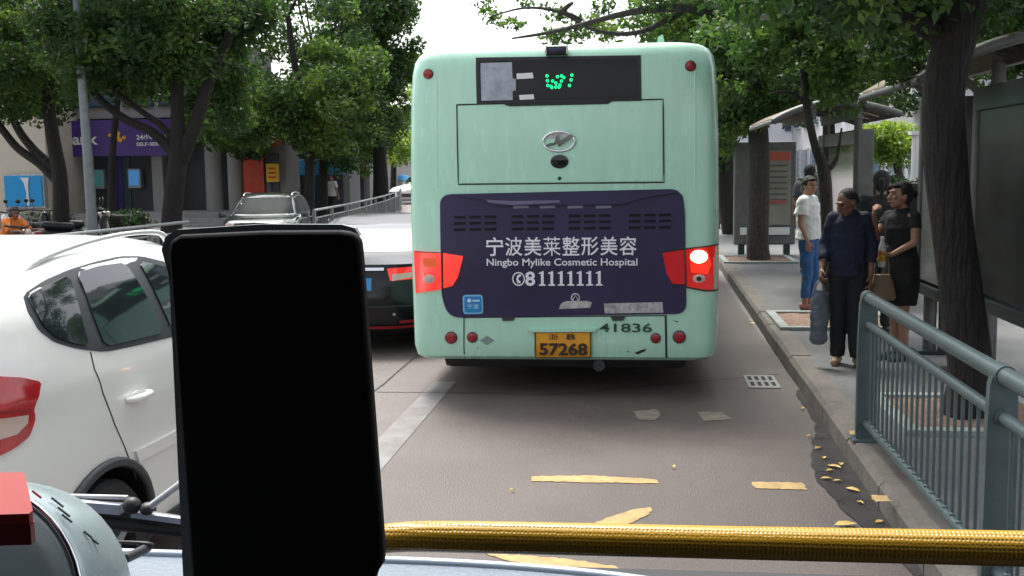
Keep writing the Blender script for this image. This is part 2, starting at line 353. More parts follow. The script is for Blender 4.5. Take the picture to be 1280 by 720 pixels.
# ------------------------------------------------------------ long fence across the road (left)
def fence(P,label,spacing=.16,low=True):
    t=thing('median_fence',label,'fence',(*P[0],0)); V=[Vector((x,y,0)) for x,y in P]
    for z,r in ((1.0,.03),(.82,.02),(.2,.02)): MB().tube([v+Vector((0,0,z)) for v in V],r,8).build('rail',K['fence'],t,smooth=40)
    b=MB(); acc=0
    for a,c in zip(V,V[1:]):
        L=(c-a).length; n=max(1,int(L/spacing))
        for i in range(n): p=a.lerp(c,(i+.5)/n); b.tube([p+Vector((0,0,.2)),p+Vector((0,0,.82))],.009,4,cap=False)
        m=max(1,round(L/2.4))
        for i in range(m):
            p=a.lerp(c,i/m); MB().box((p.x,p.y,.5),(.07,.07,1.03)).build('post',K['fence'],t)
    o=b.build('bars',K['fence'],t); o['kind']='stuff'
fence([(-8.75,7.5),(-8.55,14.6),(-8.3,17.6),(-8.22,19.0)],'grey metal fence rail just above the white car roof')
fence([(-7.37,24.0),(-7.7,28),(-8.1,31.5),(-8.75,36.7),(-9.9,44),(-12,54)],'long grey fence of close bars running to the far end of the street')

# ------------------------------------------------------------ cars
class Shell:
    def __init__(s,levels): s.L=levels
    def at(s,z):
        L=s.L
        if z<=L[0][0]: return L[0][1:]
        for a,b in zip(L,L[1:]):
            if z<=b[0]:
                t=(z-a[0])/(b[0]-a[0]); return tuple(p*(1-t)+q*t for p,q in zip(a[1:],b[1:]))
        return L[-1][1:]
    def W(s,y,z,off=0):
        w,y0,y1,n=s.at(z); c=(y0+y1)/2;a=(y1-y0)/2; u=min(.9999,abs((y-c)/a)); return w*(1-u**n)**(1/n)+off
    def E(s,x,z,end,off=0):
        w,y0,y1,n=s.at(z); c=(y0+y1)/2;a=(y1-y0)/2; u=min(.9999,abs(x/w)); k=a*(1-u**n)**(1/n)+off; return c+end*k
    def body(s,nseg=72):
        b=MB(); vs=[];fs=[]; Ls=[]
        for a,c in zip(s.L,s.L[1:]):
            m=max(1,int((c[0]-a[0])/.05)); Ls+= [tuple(p+(q-p)*i/m for p,q in zip(a,c)) for i in range(m)]
        Ls.append(s.L[-1])
        for j,(z,w,y0,y1,n) in enumerate(Ls):
            for i in range(nseg):
                t=2*PI*i/nseg; cx,sy=math.cos(t),math.sin(t)
                x=w*math.copysign(abs(cx)**(2/n),cx); y=(y0+y1)/2+(y1-y0)/2*math.copysign(abs(sy)**(2/n),sy); vs.append((x,y,z))
            if j:
                k=j*nseg
                for i in range(nseg): fs.append((k-nseg+i,k-nseg+(i+1)%nseg,k+(i+1)%nseg,k+i))
        fs.append(tuple(reversed(range(nseg)))); fs.append(tuple(range(len(vs)-nseg,len(vs)))); return b.add(vs,fs)
def patch(poly,fn,m,name,parent,off=.004,step=.06,th=.006,hole=None,smooth=40):
    bm=bmesh.new(); vs=[bm.verts.new((u,v,0)) for u,v in poly]; bm.faces.new(vs)
    xs=[p[0] for p in poly]; ys=[p[1] for p in poly]
    for ax,lo,hi in ((0,min(xs),max(xs)),(1,min(ys),max(ys))):
        n=int((hi-lo)/step)
        for i in range(1,n+1):
            c=[0,0,0]; c[ax]=lo+(hi-lo)*i/(n+1); nn=[0,0,0]; nn[ax]=1
            bmesh.ops.bisect_plane(bm,geom=bm.verts[:]+bm.edges[:]+bm.faces[:],plane_co=c,plane_no=nn)
    b=MB(); bm.verts.index_update(); top=[fn(v.co.x,v.co.y,off) for v in bm.verts]; bot=[fn(v.co.x,v.co.y,off-th) for v in bm.verts]; n=len(top)
    fs=[tuple(v.index for v in f.verts) for f in bm.faces]; rim=[(e.verts[0].index,e.verts[1].index) for e in bm.edges if len(e.link_faces)==1]
    b.add(top+bot,fs+[(a,c,c+n,a+n) for a,c in rim]); bm.free()
    return b.build(name,m,parent,smooth=smooth,local=True)
def inset(poly,d):
    c=[sum(p[0] for p in poly)/len(poly),sum(p[1] for p in poly)/len(poly)]; out=[]
    n=len(poly); area=sum(poly[i][0]*poly[(i+1)%n][1]-poly[(i+1)%n][0]*poly[i][1] for i in range(n)); sgn=1 if area>0 else -1
    for i in range(n):
        a=Vector(poly[i-1]);b=Vector(poly[i]);c=Vector(poly[(i+1)%n]); e1=(b-a).normalized();e2=(c-b).normalized()
        n1=Vector((-e1.y,e1.x))*sgn;n2=Vector((-e2.y,e2.x))*sgn; m=(n1+n2); m=m/max(.35,m.dot(n1)) if m.length>1e-6 else n1; out.append(tuple(b+m*d))
    return out
def wheel(parent,x,y,r=.33,side=1,wd=.2):
    wmb=MB(); n=26; vs=[];fs=[]
    prof=[(r*.62,-wd/2),(r*.93,-wd/2),(r,-wd/2+.03),(r,wd/2-.03),(r*.93,wd/2),(r*.62,wd/2),(r*.6,0)]
    for i in range(n):
        a=2*PI*i/n
        for q,d in prof: vs.append((x+d,y+q*math.cos(a),r+q*math.sin(a)))
    m=len(prof)
    for i in range(n):
        for j in range(m): fs.append((i*m+j,i*m+(j+1)%m,((i+1)%n)*m+(j+1)%m,((i+1)%n)*m+j))
    o=wmb.add(vs,fs).build('wheel',K['tyre'],parent,smooth=35,local=True)
    rb=MB(); xo=x+side*(wd/2-.035)
    rb.disc((x+side*.0,y,r),(side,0,0),r*.25,wd/2-.02,16); rb.disc((x+side*.01,y,r),(side,0,0),r*.62,.02,26)
    for k in range(5):
        a=2*PI*k/5+.3; rb.tube([(xo,y+r*.12*math.cos(a),r+r*.12*math.sin(a)),(xo-side*.01,y+r*.6*math.cos(a),r+r*.6*math.sin(a))],[.035,.022],6)
    rm=rb.build('rim',K['rim'],None,smooth=40); rm.parent=o
    return o
SUVL=[(.20,.78,-1.95,1.95,5),(.27,.87,-2.04,2.05,5),(.34,.885,-2.07,2.12,5),(.55,.905,-2.10,2.15,5),(.75,.912,-2.10,2.12,4.6),(.92,.905,-2.08,1.98,4.4),(1.0,.895,-2.06,1.75,4.4),(1.05,.885,-2.05,1.2,4.4),(1.09,.875,-2.03,.98,4.4),(1.2,.84,-1.98,.80,4.6),(1.35,.78,-1.9,.52,4.8),(1.44,.735,-1.80,.33,4.6),(1.50,.70,-1.60,.2,4.2),(1.545,.65,-1.42,.06,3.8),(1.578,.57,-1.22,-.1,3.4),(1.60,.44,-1.0,-.3,3),(1.608,.2,-.8,-.5,2.6)]
SEDL=[(.18,.78,-2.2,2.2,4),(.25,.88,-2.3,2.3,4),(.35,.9,-2.35,2.36,4),(.6,.92,-2.37,2.38,4),(.78,.92,-2.35,2.30,4),(.88,.91,-2.32,2.1,4),(.97,.89,-2.27,1.3,4),(1.0,.87,-1.9,1.02,4),(1.03,.855,-1.72,.92,4.4),(1.2,.78,-1.35,.55,4.6),(1.33,.7,-1.02,.22,4.6),(1.40,.62,-.8,-.02,4.2),(1.435,.45,-.62,-.18,3.6),(1.445,.2,-.5,-.3,3)]
def make_car(name,label,paint,L,kind,loc,rz,group=None,rails=False,sidewin=None,band=None,rearseam=None,mould=None,detail=True,grp=None):
    t=thing(name,label,'car',loc,rz,group); sh=Shell(L); sed=kind=='sedan'
    wy=(-1.37,1.42) if sed else (-1.30,1.32); wr=.32 if sed else .318
    o=sh.body().build('body',paint,t,smooth=50,local=True)
    # wheel arches cut through
    if detail:
        cb=MB()
        for y in wy: cb.tube([(-1.2,y,wr+.01),(1.2,y,wr+.01)],wr+.055,30)
        cut=cb.build('cut',K['black']); cut.matrix_world=Matrix.Identity(4)
        o2=bpy.data.objects.new('tmpb',o.data); o2.data.materials.append(K['black']); COL.objects.link(o2)
        md=o2.modifiers.new('b','BOOLEAN'); md.object=cut; md.operation='DIFFERENCE'; md.solver='EXACT'
        if hasattr(md,'material_mode'): md.material_mode='TRANSFER'
        dg=bpy.context.evaluated_depsgraph_get(); dg.update(); me=bpy.data.meshes.new_from_object(o2.evaluated_get(dg)); me.name='body'
        bpy.data.objects.remove(o2); bpy.data.objects.remove(cut); o.data=me; me.set_sharp_from_angle(angle=R(40))
        MB().box(((0,0,.42)),(1.3,4.0,.42)).build('underbody',K['black'],t,local=True)
    sd=lambda s:(lambda y,z,off:(s*sh.W(y,z,off),y,z))
    end=lambda e:(lambda x,z,off:(x,sh.E(x,z,e,off),z))
    if sidewin is None:
        sidewin=[[(-1.5,1.06),(-1.05,1.05),(-1.05,1.27),(-1.2,1.22)],[(-1.0,1.05),(-.16,1.04),(-.16,1.36),(-.72,1.37),(-.98,1.3)],[(-.08,1.04),(.82,1.03),(.4,1.2),(.05,1.36),(-.08,1.36)]] if sed else \
                [[(-1.8,1.36),(-1.6,1.2),(-1.3,1.12),(-1.42,1.46)],[(-1.24,1.12),(-.4,1.1),(-.46,1.52),(-1.32,1.49)],[(-.33,1.1),(.72,1.08),(.5,1.24),(.12,1.46),(-.36,1.52)]]
    for s in (-1,1):
        allp=[p for w_ in sidewin for p in w_]
        if band: patch(band,sd(s),K['trim'],'window_surround',t,off=.003)
        for k,wp in enumerate(sidewin):
            if not band: patch(inset(wp,-.022),sd(s),K['trim'],'window_frame',t,off=.004)
            f=patch(wp,sd(s),K['glass'],'window',t,off=.010)
        for y in wy:
            wheel(t,s*(.80 if not sed else .81),y,wr,s)
            if detail:
                arch=[(y+(wr+.06)*math.cos(R(a)),wr+.01+(wr+.06)*math.sin(R(a))) for a in range(-12,193,9)]
                pts=[(s*(sh.W(a,z)+.006),a,z) for a,z in arch]; MB().tube(pts,.022,8).build('wheel_arch_trim',K['trim'],t,smooth=50,local=True)
        if detail:
            seams=[[(-.42,.36),(-.36,1.04)],[(.72,.36),(.74,1.02)]]
            rear=[(-1.06,.42),(-.98,.58),(-1.02,.72),(-1.22,.95),(-1.24,1.1)] if not sed else [(-.98,.5),(-1.08,.8),(-1.05,1.0)]
            rear=rearseam or rear
            for sm in seams+[rear]:
                pts=[]
                for a,c in zip(sm,sm[1:]): pts+=[(a[0]+(c[0]-a[0])*i/6,a[1]+(c[1]-a[1])*i/6) for i in range(6)]
                pts.append(sm[-1]); MB().tube([(s*(sh.W(a,z)+.0005),a,z) for a,z in pts],.0032,5).build('door_seam',K['seam'],t,local=True)
            for hy in (-1.02,.0):
                hz=.93; X=sh.W(hy,hz); dx=MB().ball((s*(X-.004),hy,hz),(.012,.06,.03),14,8); dx.build('handle_recess',K['carsilver'] if paint is K['carwhite'] else K['black'],t,smooth=60,local=True)
                MB().tube([(s*(X),hy-.09,hz+.005),(s*(X+.035),hy-.07,hz+.008),(s*(X+.04),hy+.05,hz+.008),(s*X,hy+.085,hz+.005)],[.012,.017,.017,.012],8,smooth=3).build('door_handle',paint,t,smooth=60,local=True)
            patch(mould or [(-1.0,.56),(.68,.53),(.68,.60),(-.97,.63)],sd(s),paint,'side_moulding',t,off=.013,th=.02)
            patch([(-.93,.21),(.95,.21),(.95,.31),(-.93,.33)],sd(s),K['trim'],'sill',t,off=.012,th=.03)
            MB().box((s*1.0,.72,1.08),(.2,.12,.14),bev=.03).build('wing_mirror',paint,t,smooth=50,local=True)
    # ends: screens, lamps, plate
    if sed:
        patch([(-.66,1.06),(.66,1.06),(.56,1.34),(-.56,1.34)],end(-1),K['glass'],'rear_window',t,off=.006)
        patch([(-.7,1.06),(.7,1.06),(.58,1.34),(-.58,1.34)],end(1),K['glass'],'windscreen',t,off=.006)
        for s in (-1,1):
            patch([(s*.42,.80),(s*.83,.82),(s*.86,.95),(s*.38,.93)],end(-1),K['redlens'],'tail_light',t,off=.012)
            patch([(s*.44,.80),(s*.62,.83),(s*.62,.88),(s*.44,.87)],end(-1),K['clearlens'],'reverse_lamp',t,off=.016)
            patch([(s*.5,.34),(s*.74,.34),(s*.74,.37),(s*.5,.37)],end(-1),K['redlens2'],'reflector',t,off=.01)
            patch([(s*.45,.66),(s*.85,.68),(s*.84,.80),(s*.5,.76)],end(1),K['clearlens'],'headlight',t,off=.01)
        patch([(-.35,.91),(.35,.91),(.35,.94),(-.35,.94)],end(-1),K['chrome'],'trunk_strip',t,off=.02)
        patch([(-.23,.70),(.23,.70),(.23,.83),(-.23,.83)],end(-1),K['bluesticker'],'number_plate',t,off=.014)
        patch([(-.75,.28),(.75,.28),(.72,.31),(-.72,.31)],end(-1),K['redlens2'],'bumper_line',t,off=.012)
        for x in (-.55,-.05,.45): MB().disc((x,sh.E(x,.44,-1,.0),.44),(0,-1,0),.016,.01,10).build('sensor',K['chrome'],t,local=True)
        patch([(-.8,.52),(.8,.52),(.8,.535),(-.8,.535)],end(-1),K['seam'],'bumper_seam',t,off=.003,th=.004)
    else:
        patch([(-.6,1.14),(.6,1.14),(.5,1.47),(-.5,1.47)],end(-1),K['glass'],'rear_window',t,off=.006)
        patch([(-.74,1.11),(.74,1.11),(.6,1.5),(-.6,1.5)],end(1),K['glass'],'windscreen',t,off=.006)
        for s in (-1,1):
            patch([(s*.48,.80),(s*.7,.80),(s*.72,.93),(s*.5,.93)],end(1),K['clearlens'],'headlight',t,off=.01)
        patch([(-.4,.78),(.4,.78),(.42,.9),(-.42,.9)],end(1),K['chrome'],'grille',t,off=.01)
        patch([(-.5,.4),(.5,.4),(.5,.6),(-.5,.6)],end(1),K['trim'],'lower_grille',t,off=.01)
        patch([(-.25,.5),(.25,.5),(.25,.64),(-.25,.64)],end(-1),K['bluesticker'],'number_plate',t,off=.012)
        patch([(-.8,.3),(.8,.3),(.8,.42),(-.8,.42)],end(-1),K['trim'],'bumper_insert',t,off=.012)
    if rails:
        for s in (-1,1):
            P=[(s*.60,-1.38,1.48),(s*.61,-1.25,1.545),(s*.61,-.9,1.59),(s*.61,-.5,1.61),(s*.60,-.1,1.595),(s*.60,.02,1.54)]
            MB().tube(P,[.022,.014,.012,.012,.014,.020],8,smooth=4).build('roof_rail',K['carsilver'],t,smooth=60,local=True)
    return t,sh

# white SUV beside the bus, measured on its own right-hand surface
SX,SY=-3.07,5.42
sh0=Shell(SUVL)
def onsuv(px,py):
    X=SX+.9
    for _ in range(12):
        p=atX(px,py,X); y=p.y-SY; X=SX+sh0.W(max(-2.0,min(1.9,y)),min(1.6,p.z))
    return (p.y-SY,p.z)
win0=[onsuv(*p) for p in ((32,369),(41,388),(52,407),(68,422),(90,429),(109,432),(97,388),(83,344),(56,357))]
win1=[onsuv(*p) for p in ((129,433),(165,425),(202,416),(180,368),(154,328),(122,332),(93,341),(112,388))]
win2=[onsuv(*p) for p in ((213,413),(192,365),(171,326),(205,333),(232,348),(264,374),(288,398))]
mo_=[onsuv(*p) for p in ((171,577),(224,552),(224,538),(167,564))]; mo_=[mo_[0],(.68,mo_[1][1]-.03),(.68,mo_[1][1]+.05),mo_[3]]
band=[onsuv(*p) for p in ((26,368),(35,392),(48,413),(68,428),(96,436),(130,440),(170,432),(215,421),(295,403),(268,370),(236,342),(205,327),(175,320),(150,320),(118,327),(85,337),(55,350))]
def chaikin(P,n=1):
    for _ in range(n):
        Q=[]
        for i in range(len(P)):
            a,b_=Vector(P[i]),Vector(P[(i+1)%len(P)]); Q+=[tuple(a*.86+b_*.14),tuple(a*.14+b_*.86)]
        P=Q
    return P
win0,win1,win2,band=[chaikin(q) for q in (win0,win1,win2,band)]
suv,shs=make_car('white_suv','white hatchback SUV with roof rails and tinted windows close on the left',K['carwhite'],SUVL,'suv',(SX,SY,0),0,rails=True,sidewin=[win0,win1,win2],band=band,rearseam=[onsuv(*p) for p in ((113,440),(118,462),(128,490),(143,530),(158,565),(170,598))],mould=mo_)
# its rear lamp wraps the corner: clear and red lens
b=MB()
def wrap(t,z,off=0):   # t along the outline from the right side round to the back
    w_,y0,y1,n=shs.at(z); c=(y0+y1)/2;a=(y1-y0)/2; ang=-PI*.5*t
    cx,sy=math.cos(ang),math.sin(ang); x=w_*abs(cx)**(2/n); y=c+a*math.copysign(abs(sy)**(2/n),sy)
    nn=Vector((x/w_,(y-c)/a,0)).normalized(); return (x+nn.x*off,y+nn.y*off,z)
def project(p):
    d=CM.transposed()@(Vector(p)-Vector((0,0,CAMZ))); return (640+FPX*d.x/-d.z,360-FPX*d.y/-d.z)
def onlamp(px,py):
    best=None
    for i in range(60):
        u=.2+i*.012
        for j in range(60):
            z=.7+j*.01; w_=wrap(u,z,.01); q=project((w_[0]+SX,w_[1]+SY,z)); e=(q[0]-px)**2+(q[1]-py)**2
            if best is None or e<best[0]: best=(e,u,z)
    return best[1:]
TL1=chaikin([onlamp(*p) for p in ((-40,462),(0,470),(30,471),(52,476),(51,495),(43,512),(45,526),(36,546),(18,562),(-40,590))])
TL2=[onlamp(*p) for p in ((-30,524),(0,522),(36,517),(34,530),(20,544),(-30,556))]; TL3=[onlamp(*p) for p in ((-30,516),(0,514),(40,510),(38,514),(0,519),(-30,521))]
for s in (1,-1):
    f=lambda u,v,o_,s=s:(lambda q:(s*q[0],q[1],q[2]))(wrap(u,v,o_))
    patch(TL1,f,K['redlens_car'],'tail_light',suv,off=.012,step=.03,th=.02)
    patch(TL2,f,K['clearlens'],'reverse_lamp',suv,off=.016,step=.03,th=.01)
    patch(TL3,f,K['redlens2'],'tail_light_divider',suv,off=.0145,step=.03,th=.01)
# black sedan ahead in the next lane
make_car('black_sedan','black saloon car with a lit red tail lamp left of the bus',K['carblack'],SEDL,'sedan',(-2.95,13.1,0),0)[0].scale=(1,1,.96)
make_car('white_car','white car roof just ahead of the black saloon',K['carsilver'],SEDL,'sedan',(-3.0,19.3,0),0,detail=False)
K['glass']=mat('dark_tinted_glass',(.014,.02,.02),.5,spec=.03,var=.6,scale=3)
dark,_=make_car('dark_suv','dark green SUV with roof rails parked facing the camera beyond the fence',K['cardark'],SUVL,'suv',(-8.75,23.6,0),R(180+10),rails=True); dark.scale=(.9,.9,.88); dark.location.x+=.38; dark.location.y+=.2
K['glass']=bpy.data.materials['car_glass']
for i,(x,y,r,L,pt,lab) in enumerate([(-12.2,60,R(170),SUVL,K['carsilver'],'pale car far along the street near the blue parasol'),(-9.7,66,R(180),SUVL,K['carwhite'],'white car at the far end of the street beside the bus edge')]):
    make_car('parked_car',lab,pt,L,'suv',(x,y,0),r,group='far cars in the street',detail=False)

# ------------------------------------------------------------ the green city bus ahead
BX,BY=-.632,13.85; BYR=8.80
BUSL=[(.31,1.240,-4.99,5.0,26),(.34,1.275,-5.03,5.03,28),(.42,1.292,-5.05,5.05,30),(1.0,1.298,-5.055,5.06,30),(1.6,1.296,-5.05,5.06,30),(2.1,1.288,-5.04,5.04,30),(2.5,1.278,-5.02,5.0,30),(2.68,1.270,-5.0,4.98,28),(2.78,1.255,-4.975,4.95,26),(2.84,1.225,-4.94,4.9,24),(2.875,1.185,-4.90,4.85,20),(2.895,1.120,-4.84,4.8,16),(2.91,0.980,-4.7,4.65,10),(2.92,0.630,-4.3,4.3,7),(2.925,0.130,-3.8,3.8,5)]
bus=thing('city_bus','pale mint green city bus seen from behind with purple hospital advertisement','bus',(BX,BY,0))
bs=Shell(BUSL)
bb=bs.body(160)
bo=bb.build('body',K['mint'],bus,smooth=32,local=True)
BE=lambda x,z,off=0:(x,bs.E(x,z,-1,off),z)
def bp(px,py):      # photograph pixel -> bus rear face (x,z)
    Y=BYR
    for _ in range(4):
        p=atY(px,py,Y); Y=BY+bs.E(max(-1.25,min(1.25,p.x-BX)),max(.32,min(2.9,p.z)),-1)
    return (p.x-BX,p.z)
BP=lambda L:[bp(*q) for q in L]
# soft vertical creases of the rear shell
for px in (546,869):
    a=bp(px,88);c=bp(px,235); pts=[BE(a[0]+(c[0]-a[0])*i/8,a[1]+(c[1]-a[1])*i/8,-.004) for i in range(9)]
    MB().tube(pts,.008,8,flat=1).build('body_crease',K['mint'],bus,smooth=60,local=True)
patch(BP([(595,72),(801,69),(802,126),(596,130)]),BE,K['black'],'destination_frame',bus,off=.006)
patch(BP([(599,76),(796,73),(797,122),(600,126)]),BE,K['dispbg'],'destination_window',bus,off=.010)
patch(BP([(601,79),(640,78),(641,98),(645,99),(645,113),(641,114),(641,125),(602,126)]),BE,K['palereflection'],'reflection_patch',bus,off=.013,th=.004)  # reflection in the display glass, drawn as a pale patch
patch(BP([(646,92),(666,91),(667,98),(646,99)]),BE,K['palewhite'],'pale_white',bus,off=.013,th=.004)  # small white reflection drawn as a patch
patch(BP([(649,119),(667,118),(668,124),(650,125)]),BE,K['palewhite'],'pale_white',bus,off=.013,th=.004)  # second white reflection, drawn the same way
for px,py in [(684,95),(684.5,101),(685,107),(690,109.5),(691,101.5),(695,104),(695,109),(700,106.5),(702,101.5),(697,96),(702,95),(705,97),(715,94),(714,100),(712,107),(699,109),(689,108)]:
    x,z=bp(px,py); MB().disc(BE(x,z,.011),(0,-1,0),.0135,.004,8).build('led_dot',K['led'],bus,local=True)
# camera housing over the display
x,z=bp(696,64); q=BE(x,z,0)
MB().box((q[0],q[1]-.03,q[2]),(.185,.10,.07),bev=.02).build('camera_housing',K['black'],bus,smooth=50,local=True)
MB().box((q[0],q[1]-.083,q[2]),(.12,.012,.035),bev=.004).build('camera_lens',K['purple'],bus,smooth=50,local=True)
MB().box((q[0]-.08,q[1]-.05,q[2]+.003),(.012,.09,.072),bev=.004).build('camera_bracket',K['silver'],bus,local=True)
MB().box((q[0]+.088,q[1]-.05,q[2]+.003),(.012,.09,.072),bev=.004).build('camera_bracket',K['silver'],bus,local=True)
# roof fin
MB().add([(.78,-4.5,2.88),(.86,-4.5,2.88),(.83,-4.5,3.0),(.79,-4.5,2.98),(.78,-4.1,2.88),(.86,-4.1,2.88),(.83,-4.25,2.97),(.79,-4.25,2.95)],[(0,1,2,3),(7,6,5,4),(0,4,5,1),(1,5,6,2),(2,6,7,3),(3,7,4,0)]).build('roof_vent',K['mint'],bus,local=True)
for px,py,r,m in ((535.5,92.5,.042,0),(863,82.5,.044,0),(564,422,.052,1),(590.5,421.5,.046,1),(819.5,422.5,.043,1),(849,421,.054,1)):
    x,z=bp(px,py); q=BE(x,z,0); MB().disc(q,(0,-1,0),r,.012,24).build('lamp_bezel',K['trim'],bus,smooth=40,local=True); MB().disc((q[0],q[1]-.010,q[2]),(0,-1,0),r*.84,.012,24).build('round_reflector',K['redlens2'],bus,smooth=40,local=True)
def line(L,r,name,m=K['seam'],off=.001,par=bus,n=8):
    P=BP(L); pts=[]
    for a,c in zip(P,P[1:]): pts+=[BE(a[0]+(c[0]-a[0])*i/n,a[1]+(c[1]-a[1])*i/n,off) for i in range(n)]
    pts.append(BE(*P[-1],off)); MB().tube(pts,r,5).build(name,m,par,local=True)
line([(571,131),(829,124),(830,228),(573,230.5),(571,131)],.006,'hatch_seam')
patch(BP([(629,130),(766,126.5),(760,130),(636,133)]),BE,K['seam'],'hatch_lip',bus,off=.006)
patch(BP([(574,133),(636,132.5),(640,135),(760,131.5),(764,128.5),(826.5,126.5),(827.5,226.5),(575.5,228.5)]),BE,K['mint'],'engine_hatch',bus,off=.007,step=.12)
# badge
x,z=bp(699,177); q=BE(x,z,.012); rx,rz=.128,.078
b=MB(); b.tube([(q[0]+rx*math.cos(a),q[1],q[2]+rz*math.sin(a)) for a in [2*PI*i/32 for i in range(33)]],.012,8); b.build('badge_ring',K['chrome'],bus,smooth=60,local=True)
def bpoly(P,m,name,d=.016,k=1): MB().prism([(q[0]+u*rx,q[2]+v*rz) for u,v in P],lambda u,v,dd:(u,q[1]-dd,v),-.004,d).build(name,m,bus,local=True)
bpoly([(-.9,-.5),(-.62,-.16),(-.32,-.12),(-.16,.62),(-.02,.72),(.05,.1),(.75,.78),(.93,.45),(.1,-.4),(.0,-.62),(-.12,-.15),(-.28,-.35)],K['chrome'],'badge_emblem')
MB().disc((q[0],q[1]+.012,q[2]),(0,-1,0),rx*.95,.006,28,ry=rz*.95).build('badge_plate',K['silver'],bus,local=True)
x,z=bp(699.5,202); q2=BE(x,z,.007); MB().disc(q2,(0,-1,0),.073,.012,24,ry=.055).build('hatch_lock',K['blackgloss'],bus,smooth=50,local=True)
x,z=bp(699.5,223); MB().disc(BE(x,z,.007),(0,-1,0),.015,.008,12).build('lock_hole',K['seam'],bus,local=True)
# purple advertisement panel
def rpoly(c,r=14,n=5):   # rounded polygon in pixels
    out=[]; m=len(c)
    for i in range(m):
        a=Vector(c[i-1]);b_=Vector(c[i]);d=Vector(c[(i+1)%m]); p0=b_+(a-b_).normalized()*r; p1=b_+(d-b_).normalized()*r
        for k in range(n+1):
            t=k/n; out.append(tuple(p0*(1-t)**2+b_*2*t*(1-t)+p1*t*t))
    return out
AP=rpoly([(550,243),(851,236),(856,258),(858,392),(562,397),(552,372)],14)
patch(BP(AP),BE,K['purple'],'advert_panel',bus,off=.012,step=.15,th=.014)
patch(BP([(574,245),(604,249),(626,257),(780,255),(800,248),(846,240),(842,238.6),(578,243)]),BE,K['purple'],'panel_brow',bus,off=.04,th=.03)
patch(BP([(608,249.5),(640,251),(700,250),(700,253),(640,256),(612,253)]),BE,mat('purple_sheen_strip',(.14,.12,.22),.35),'painted_sheen',bus,off=.043,th=.01)  # sheen along the panel top, painted as a paler strip
for px in (642,675,709.5,745): patch(BP([(px,257),(px+19,256.5),(px+19,260),(px,260.5)]),BE,mat('faded_label',(.20,.19,.27),.6),'slot_label',bus,off=.017)
vs_,vd=K['black'],mat('vent_shadow',(.004,.003,.008),.8)
for gx,n in ((568,3),(640,3),(711,3),(786,3)):
    for i in range(n):
        for j,py in enumerate((271.5,279,287)):
            x0=gx+i*19; dy=-.012*(x0-568)
            patch(BP([(x0,py+dy-1.6),(x0+14.5,py+dy-1.8),(x0+14.5,py+dy+1.8),(x0,py+dy+2)]),BE,vd,'vent_slot',bus,off=.0145,th=.004)
            patch(BP([(x0,py+dy-2.8),(x0+14.5,py+dy-3),(x0+14.5,py+dy-1.8),(x0,py+dy-1.6)]),BE,K['purple'],'vent_hood',bus,off=.024,th=.014)
def btext(s,cx,cy,wpx,hpx,m,off=.024,name='lettering',rot=0,**kw):
    c=bp(cx,cy); a=bp(cx-wpx/2,cy);b_=bp(cx+wpx/2,cy); u=bp(cx,cy-hpx/2);d=bp(cx,cy+hpx/2)
    o=text(name,s,(0,0,0),u[1]-d[1],m,None,width=b_[0]-a[0],**kw); o.parent=bus; o.location=BE(c[0],c[1],off); o.rotation_euler=(0,rot,0); return o
chars='宁波美莱整形美容'; x0=606.5
for i,ch in enumerate(chars):
    btext(ch,618.8+i*23.75,308-.35*i*.4,21.6,23.5,K['white'],bold=0 if ch in '莱' else .010)
btext('Ningbo Mylike Cosmetic Hospital',702,328.6,188,11.8,K['white'],bold=.012,rot=R(.1))
# telephone number with slab-serif ones
c=bp(648.5,348.5); q=BE(c[0],c[1],.016); rr_=.048
MB().tube([(q[0]+rr_*math.cos(a),q[1],q[2]+rr_*1.1*math.sin(a)) for a in [2*PI*i/24 for i in range(25)]],.0055,6).build('phone_symbol_ring',K['white'],bus,local=True)
MB().prism([(-.012,-.035),(.016,-.034),(.018,-.018),(.002,-.012),(-.003,.012),(.016,.018),(.026,.034),(.008,.04),(-.012,.028),(-.02,0)],lambda u,v,d:(q[0]+u*.9,q[1]-d,q[2]+v),0,.002).build('phone_symbol',K['white'],bus,local=True)
btext('8',663,348,12.5,18,K['white'],bold=.025)
one=[(-.30,-.5),(.30,-.5),(.30,-.42),(.13,-.38),(.13,.5),(.02,.5),(-.3,.38),(-.3,.31),(-.11,.33),(-.11,-.38),(-.30,-.42)]
for i in range(7):
    c=bp(678+i*11.85,347.8-.05*i); h=bp(678,338.6)[1]-bp(678,356.8)[1]
    MB().prism([(c[0]+u*h*.78,c[1]+v*h) for u,v in one],lambda u,v,d:BE(u,v,.02+d),0,.002).build('numeral',K['white'],bus,local=True)
# stickers on the panel
patch(BP(rpoly([(578.5,368.5),(603.5,368),(604.5,392),(579.5,392.5)],4,3)),BE,mat('pale_blue_edge',(.2,.5,.72),.4),'sticker_edge',bus,off=.0145,th=.004)
patch(BP(rpoly([(580.5,370.5),(602,370),(602.8,390.2),(581.3,390.6)],3,3)),BE,K['bluesticker'],'blue_sticker',bus,off=.0165,th=.004)
lb=mat('light_blue_print',(.5,.75,.9),.5)
x,z=bp(587,375.5); MB().disc(BE(x,z,.0185),(0,-1,0),.017,.001,12).build('sticker_mark',lb,bus,local=True)
patch(BP([(591,374.5),(600,374.5),(600,376.5),(591,376.5)]),BE,lb,'sticker_mark',bus,off=.019,th=.002)
btext('宁波',592,382.5,14,6,lb,off=.026)
x,z=bp(719.5,372); q=BE(x,z,.016)
MB().tube([(q[0]+.033*math.cos(a),q[1],q[2]+.033*math.sin(a)) for a in [2*PI*i/20 for i in range(21)]],.006,6).build('maker_mark',K['silver'],bus,local=True)
MB().tube([(q[0]-.022,q[1],q[2]-.018),(q[0],q[1],q[2]+.02),(q[0]+.022,q[1],q[2]-.018)],.005,6).build('maker_mark',K['silver'],bus,local=True)
